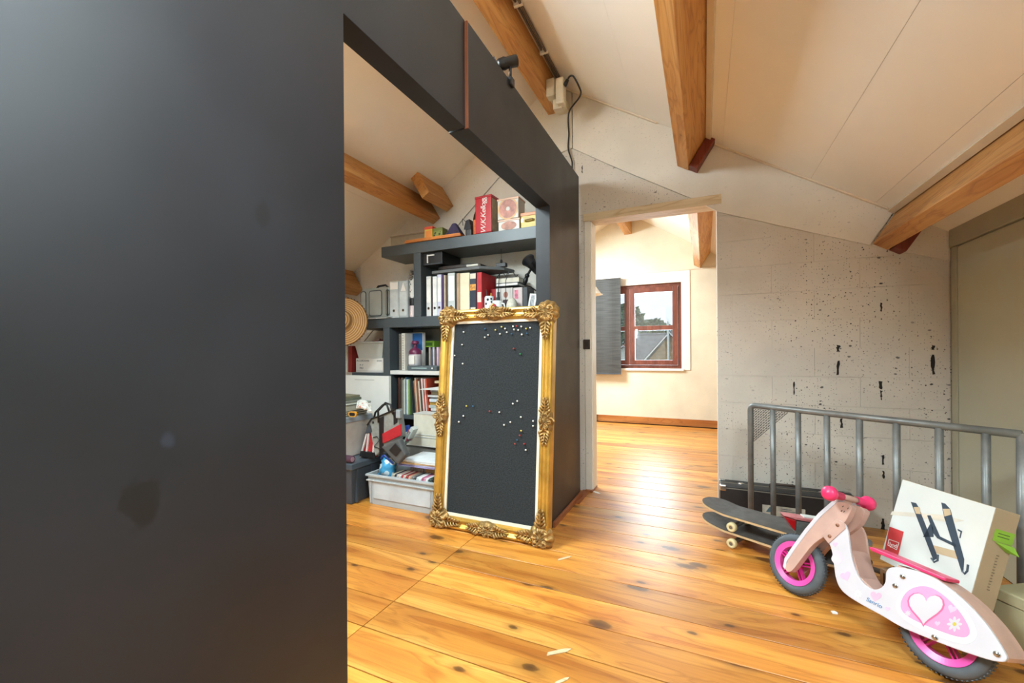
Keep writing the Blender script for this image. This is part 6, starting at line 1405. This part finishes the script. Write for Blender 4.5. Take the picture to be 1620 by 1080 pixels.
# printed box under it
ez = Vector((0, 0, 1)); e1 = Vector((math.cos(rz), math.sin(rz), 0)); e2 = Vector((-math.sin(rz), math.cos(rz), 0))
b0 = bl_-e1*.004+e2*.004; b0.z = 0.001
LM = frame_m(b0, e1, ez, -e2); LI = LM.inverted()
t = thing('printed_box', 'small brown and orange printed box under the leaning white carton', 'box', mat=LM)
MB().box(0, .31, 0, .160, -.105, 0).build('body', plain('box_brown', (150, 118, 86), .6, var=.1), t, local=True, bev=.002)
MB().box(.002, .308, .002, .085, .0003, .0009).build('orange_print', plain('box_orange', (222, 150, 40), .4, var=.15, scale=25), t, local=True)
MB().box(.01, .30, .090, .093, .0003, .0012).build('print_line', M_blackp, t, local=True)
for i in range(8): MB().box(.016+.034*i, .022+.034*i, .098, .145, .0003, .0012).build('print_line', M_blackp, t, local=True)
# beige lidded box at the panelling
e1 = Vector((math.cos(-1.02), math.sin(-1.02), 0)); e2 = Vector((-e1.y, e1.x, 0))
BMx = frame_m((.972, 2.113, .001), e1, e2, (0, 0, 1)); t = thing('fibre_box', 'beige lidded storage box with a hand hole beside the panelling', 'box', mat=BMx)
M_fib = plain('beige_fibreboard', (160, 152, 118), .55, var=.06, scale=6)

MB().box(-.03, .20, .004, .236, 0, .192).build('body', M_fib, t, local=True, bev=.004)
MB().box(-.034, .204, 0, .24, .193, .235).build('lid', plain('beige_lid', (166, 158, 124), .5, var=.06, scale=6), t, local=True, bev=.005)
MB().box(.06, .13, .09, .115, .2353, .2362).build('hand_hole', M_blackp, t, local=True)
# ================================================================== ABOVE: SPOT LAMP, CONDUIT, PLUG AND CABLE
q = PX(806, 128, 2, PT); q.x = PXF+.004
t = thing('spot_lamp', 'small black clip-on spot lamp on top of the black partition', 'lamp', q)
MB().box(q.x-.012, q.x+.022, q.y-.02, q.y+.02, PT-.03, PT-.0+.012).build('clamp', M_blackp, t, bev=.004)
MB().tube([(q.x+.006, q.y, PT+.01), (q.x+.006, q.y, PT+.095)], .008, 10).build('stem', M_blackp, t, smooth=True)
MB().tube([(q.x-.012, q.y+.0, PT-.03), (q.x-.012, q.y, PT-.045)], .006, 8).build('screw', M_chrome, t)
hd_ = PPL(801, 99, Vector((q.x+.006, q.y, 0)), Vector((0, 1, 0)))
a_ = PD(787, 103, (hd_-CO).dot(_f)*.99); b_ = PD(817, 96, (hd_-CO).dot(_f)*1.0); ax = (b_-a_).normalized(); bb = ax.orthogonal().normalized(); L_ = (b_-a_).length
MB().lathe([(.001, .0), (.020, 0), (.026, .01), (.030, L_*.35), (.026, L_*.5), (.028, L_), (.024, L_), (.022, L_*.6), (.001, L_*.55)], 20, frame_m(a_, bb, ax.cross(bb), ax)).build('shade', M_blackp, t, smooth=True)
MB().tube([a_, a_+Vector((-.02, 0, .05)), a_+Vector((-.035, .01, .0)), a_+Vector((-.03, .02, -.06))], .003, 6).build('wire', M_dgrey, t)
xc = -1.028
t = thing('conduit', 'dark cable conduit clipped along the ridge beam', 'conduit', (xc, 1, roofz(xc)))
for dx in (0, .03): MB().tube([(xc+dx, YR, roofz(xc+dx)-.030), (xc+dx, 3.20, roofz(xc+dx)-.030)], .008, 8).build('pipe', plain('conduit_grey', (96, 84, 74), .5), t)
for i in range(5): MB().box(xc-.015, xc+.045, 1.0+.45*i, 1.02+.45*i, roofz(xc+.02)-.045, roofz(xc+.02)-.008).build('clip', M_white, t, bev=.003)
pb = PX(875, 143, 1, 3.02)
t = thing('junction_box', 'white junction box with a plug at the end of the ridge beam', 'junction box', pb)
M_jb = plain('ivory_plastic', (206, 196, 172), .45)
a = PX(865, 128, 1, 3.0); c = PX(878, 152, 1, 3.0); cbox(a.x, c.x, 2.98, 3.05, c.z, a.z).build('box', M_jb, t, bev=.006)
a = PX(880, 126, 1, 2.98); c = PX(893, 164, 1, 2.98); cbox(a.x, c.x, 2.955, 3.03, c.z, a.z).build('socket', plain('ivory_plastic2', (214, 204, 182), .4), t, bev=.012, seg=3)
a = PX(876, 160, 1, 3.02); c = PX(890, 172, 1, 3.02); cbox(a.x, c.x, 3.0, 3.06, c.z, a.z).build('back_box', M_jb, t, bev=.004)
cbox(-1.0655, pb.x+.04, 3.051, 3.308, pb.z-.03, pb.z+.03).build('mounting_batten', M_jb, t, bev=.003)
a = PX(893, 136, 1, 2.975); b_ = PX(898, 126, 1, 2.97); MB().tube([a, b_], [.016, .012], 10).build('plug', M_blackp, t, smooth=True)
ycab = [2.97, 2.97, 2.97, 2.98, 3.0, 3.04, 3.09, 3.15, 3.22, 3.28]
pts = [PX(x, y, 1, ycab[k] if k < 10 else 3.297) for k, (x, y) in enumerate(((898, 126), (901, 121), (906, 120), (911, 127), (916, 137), (919, 146), (916, 155), (908, 165), (901, 175), (899, 186), (899, 198), (900, 212), (899, 225), (899, 236), (902, 246), (905, 256), (905, 266), (904, 280)))]
def catmull(p, k=4):
    o = []
    for i in range(len(p)-1):
        p0, p1, p2, p3 = p[max(i-1, 0)], p[i], p[i+1], p[min(i+2, len(p)-1)]
        for j in range(k): u = j/k; o.append(.5*((2*p1)+(p2-p0)*u+(2*p0-5*p1+4*p2-p3)*u*u+(3*p1-p0-3*p2+p3)*u**3))
    return o+[p[-1]]
o = MB().tube(catmull(pts), .0062, 8).build('power_cable', M_blackp, smooth=True); tag(o, 'black power cable running from the junction box down the white wall', 'cable')
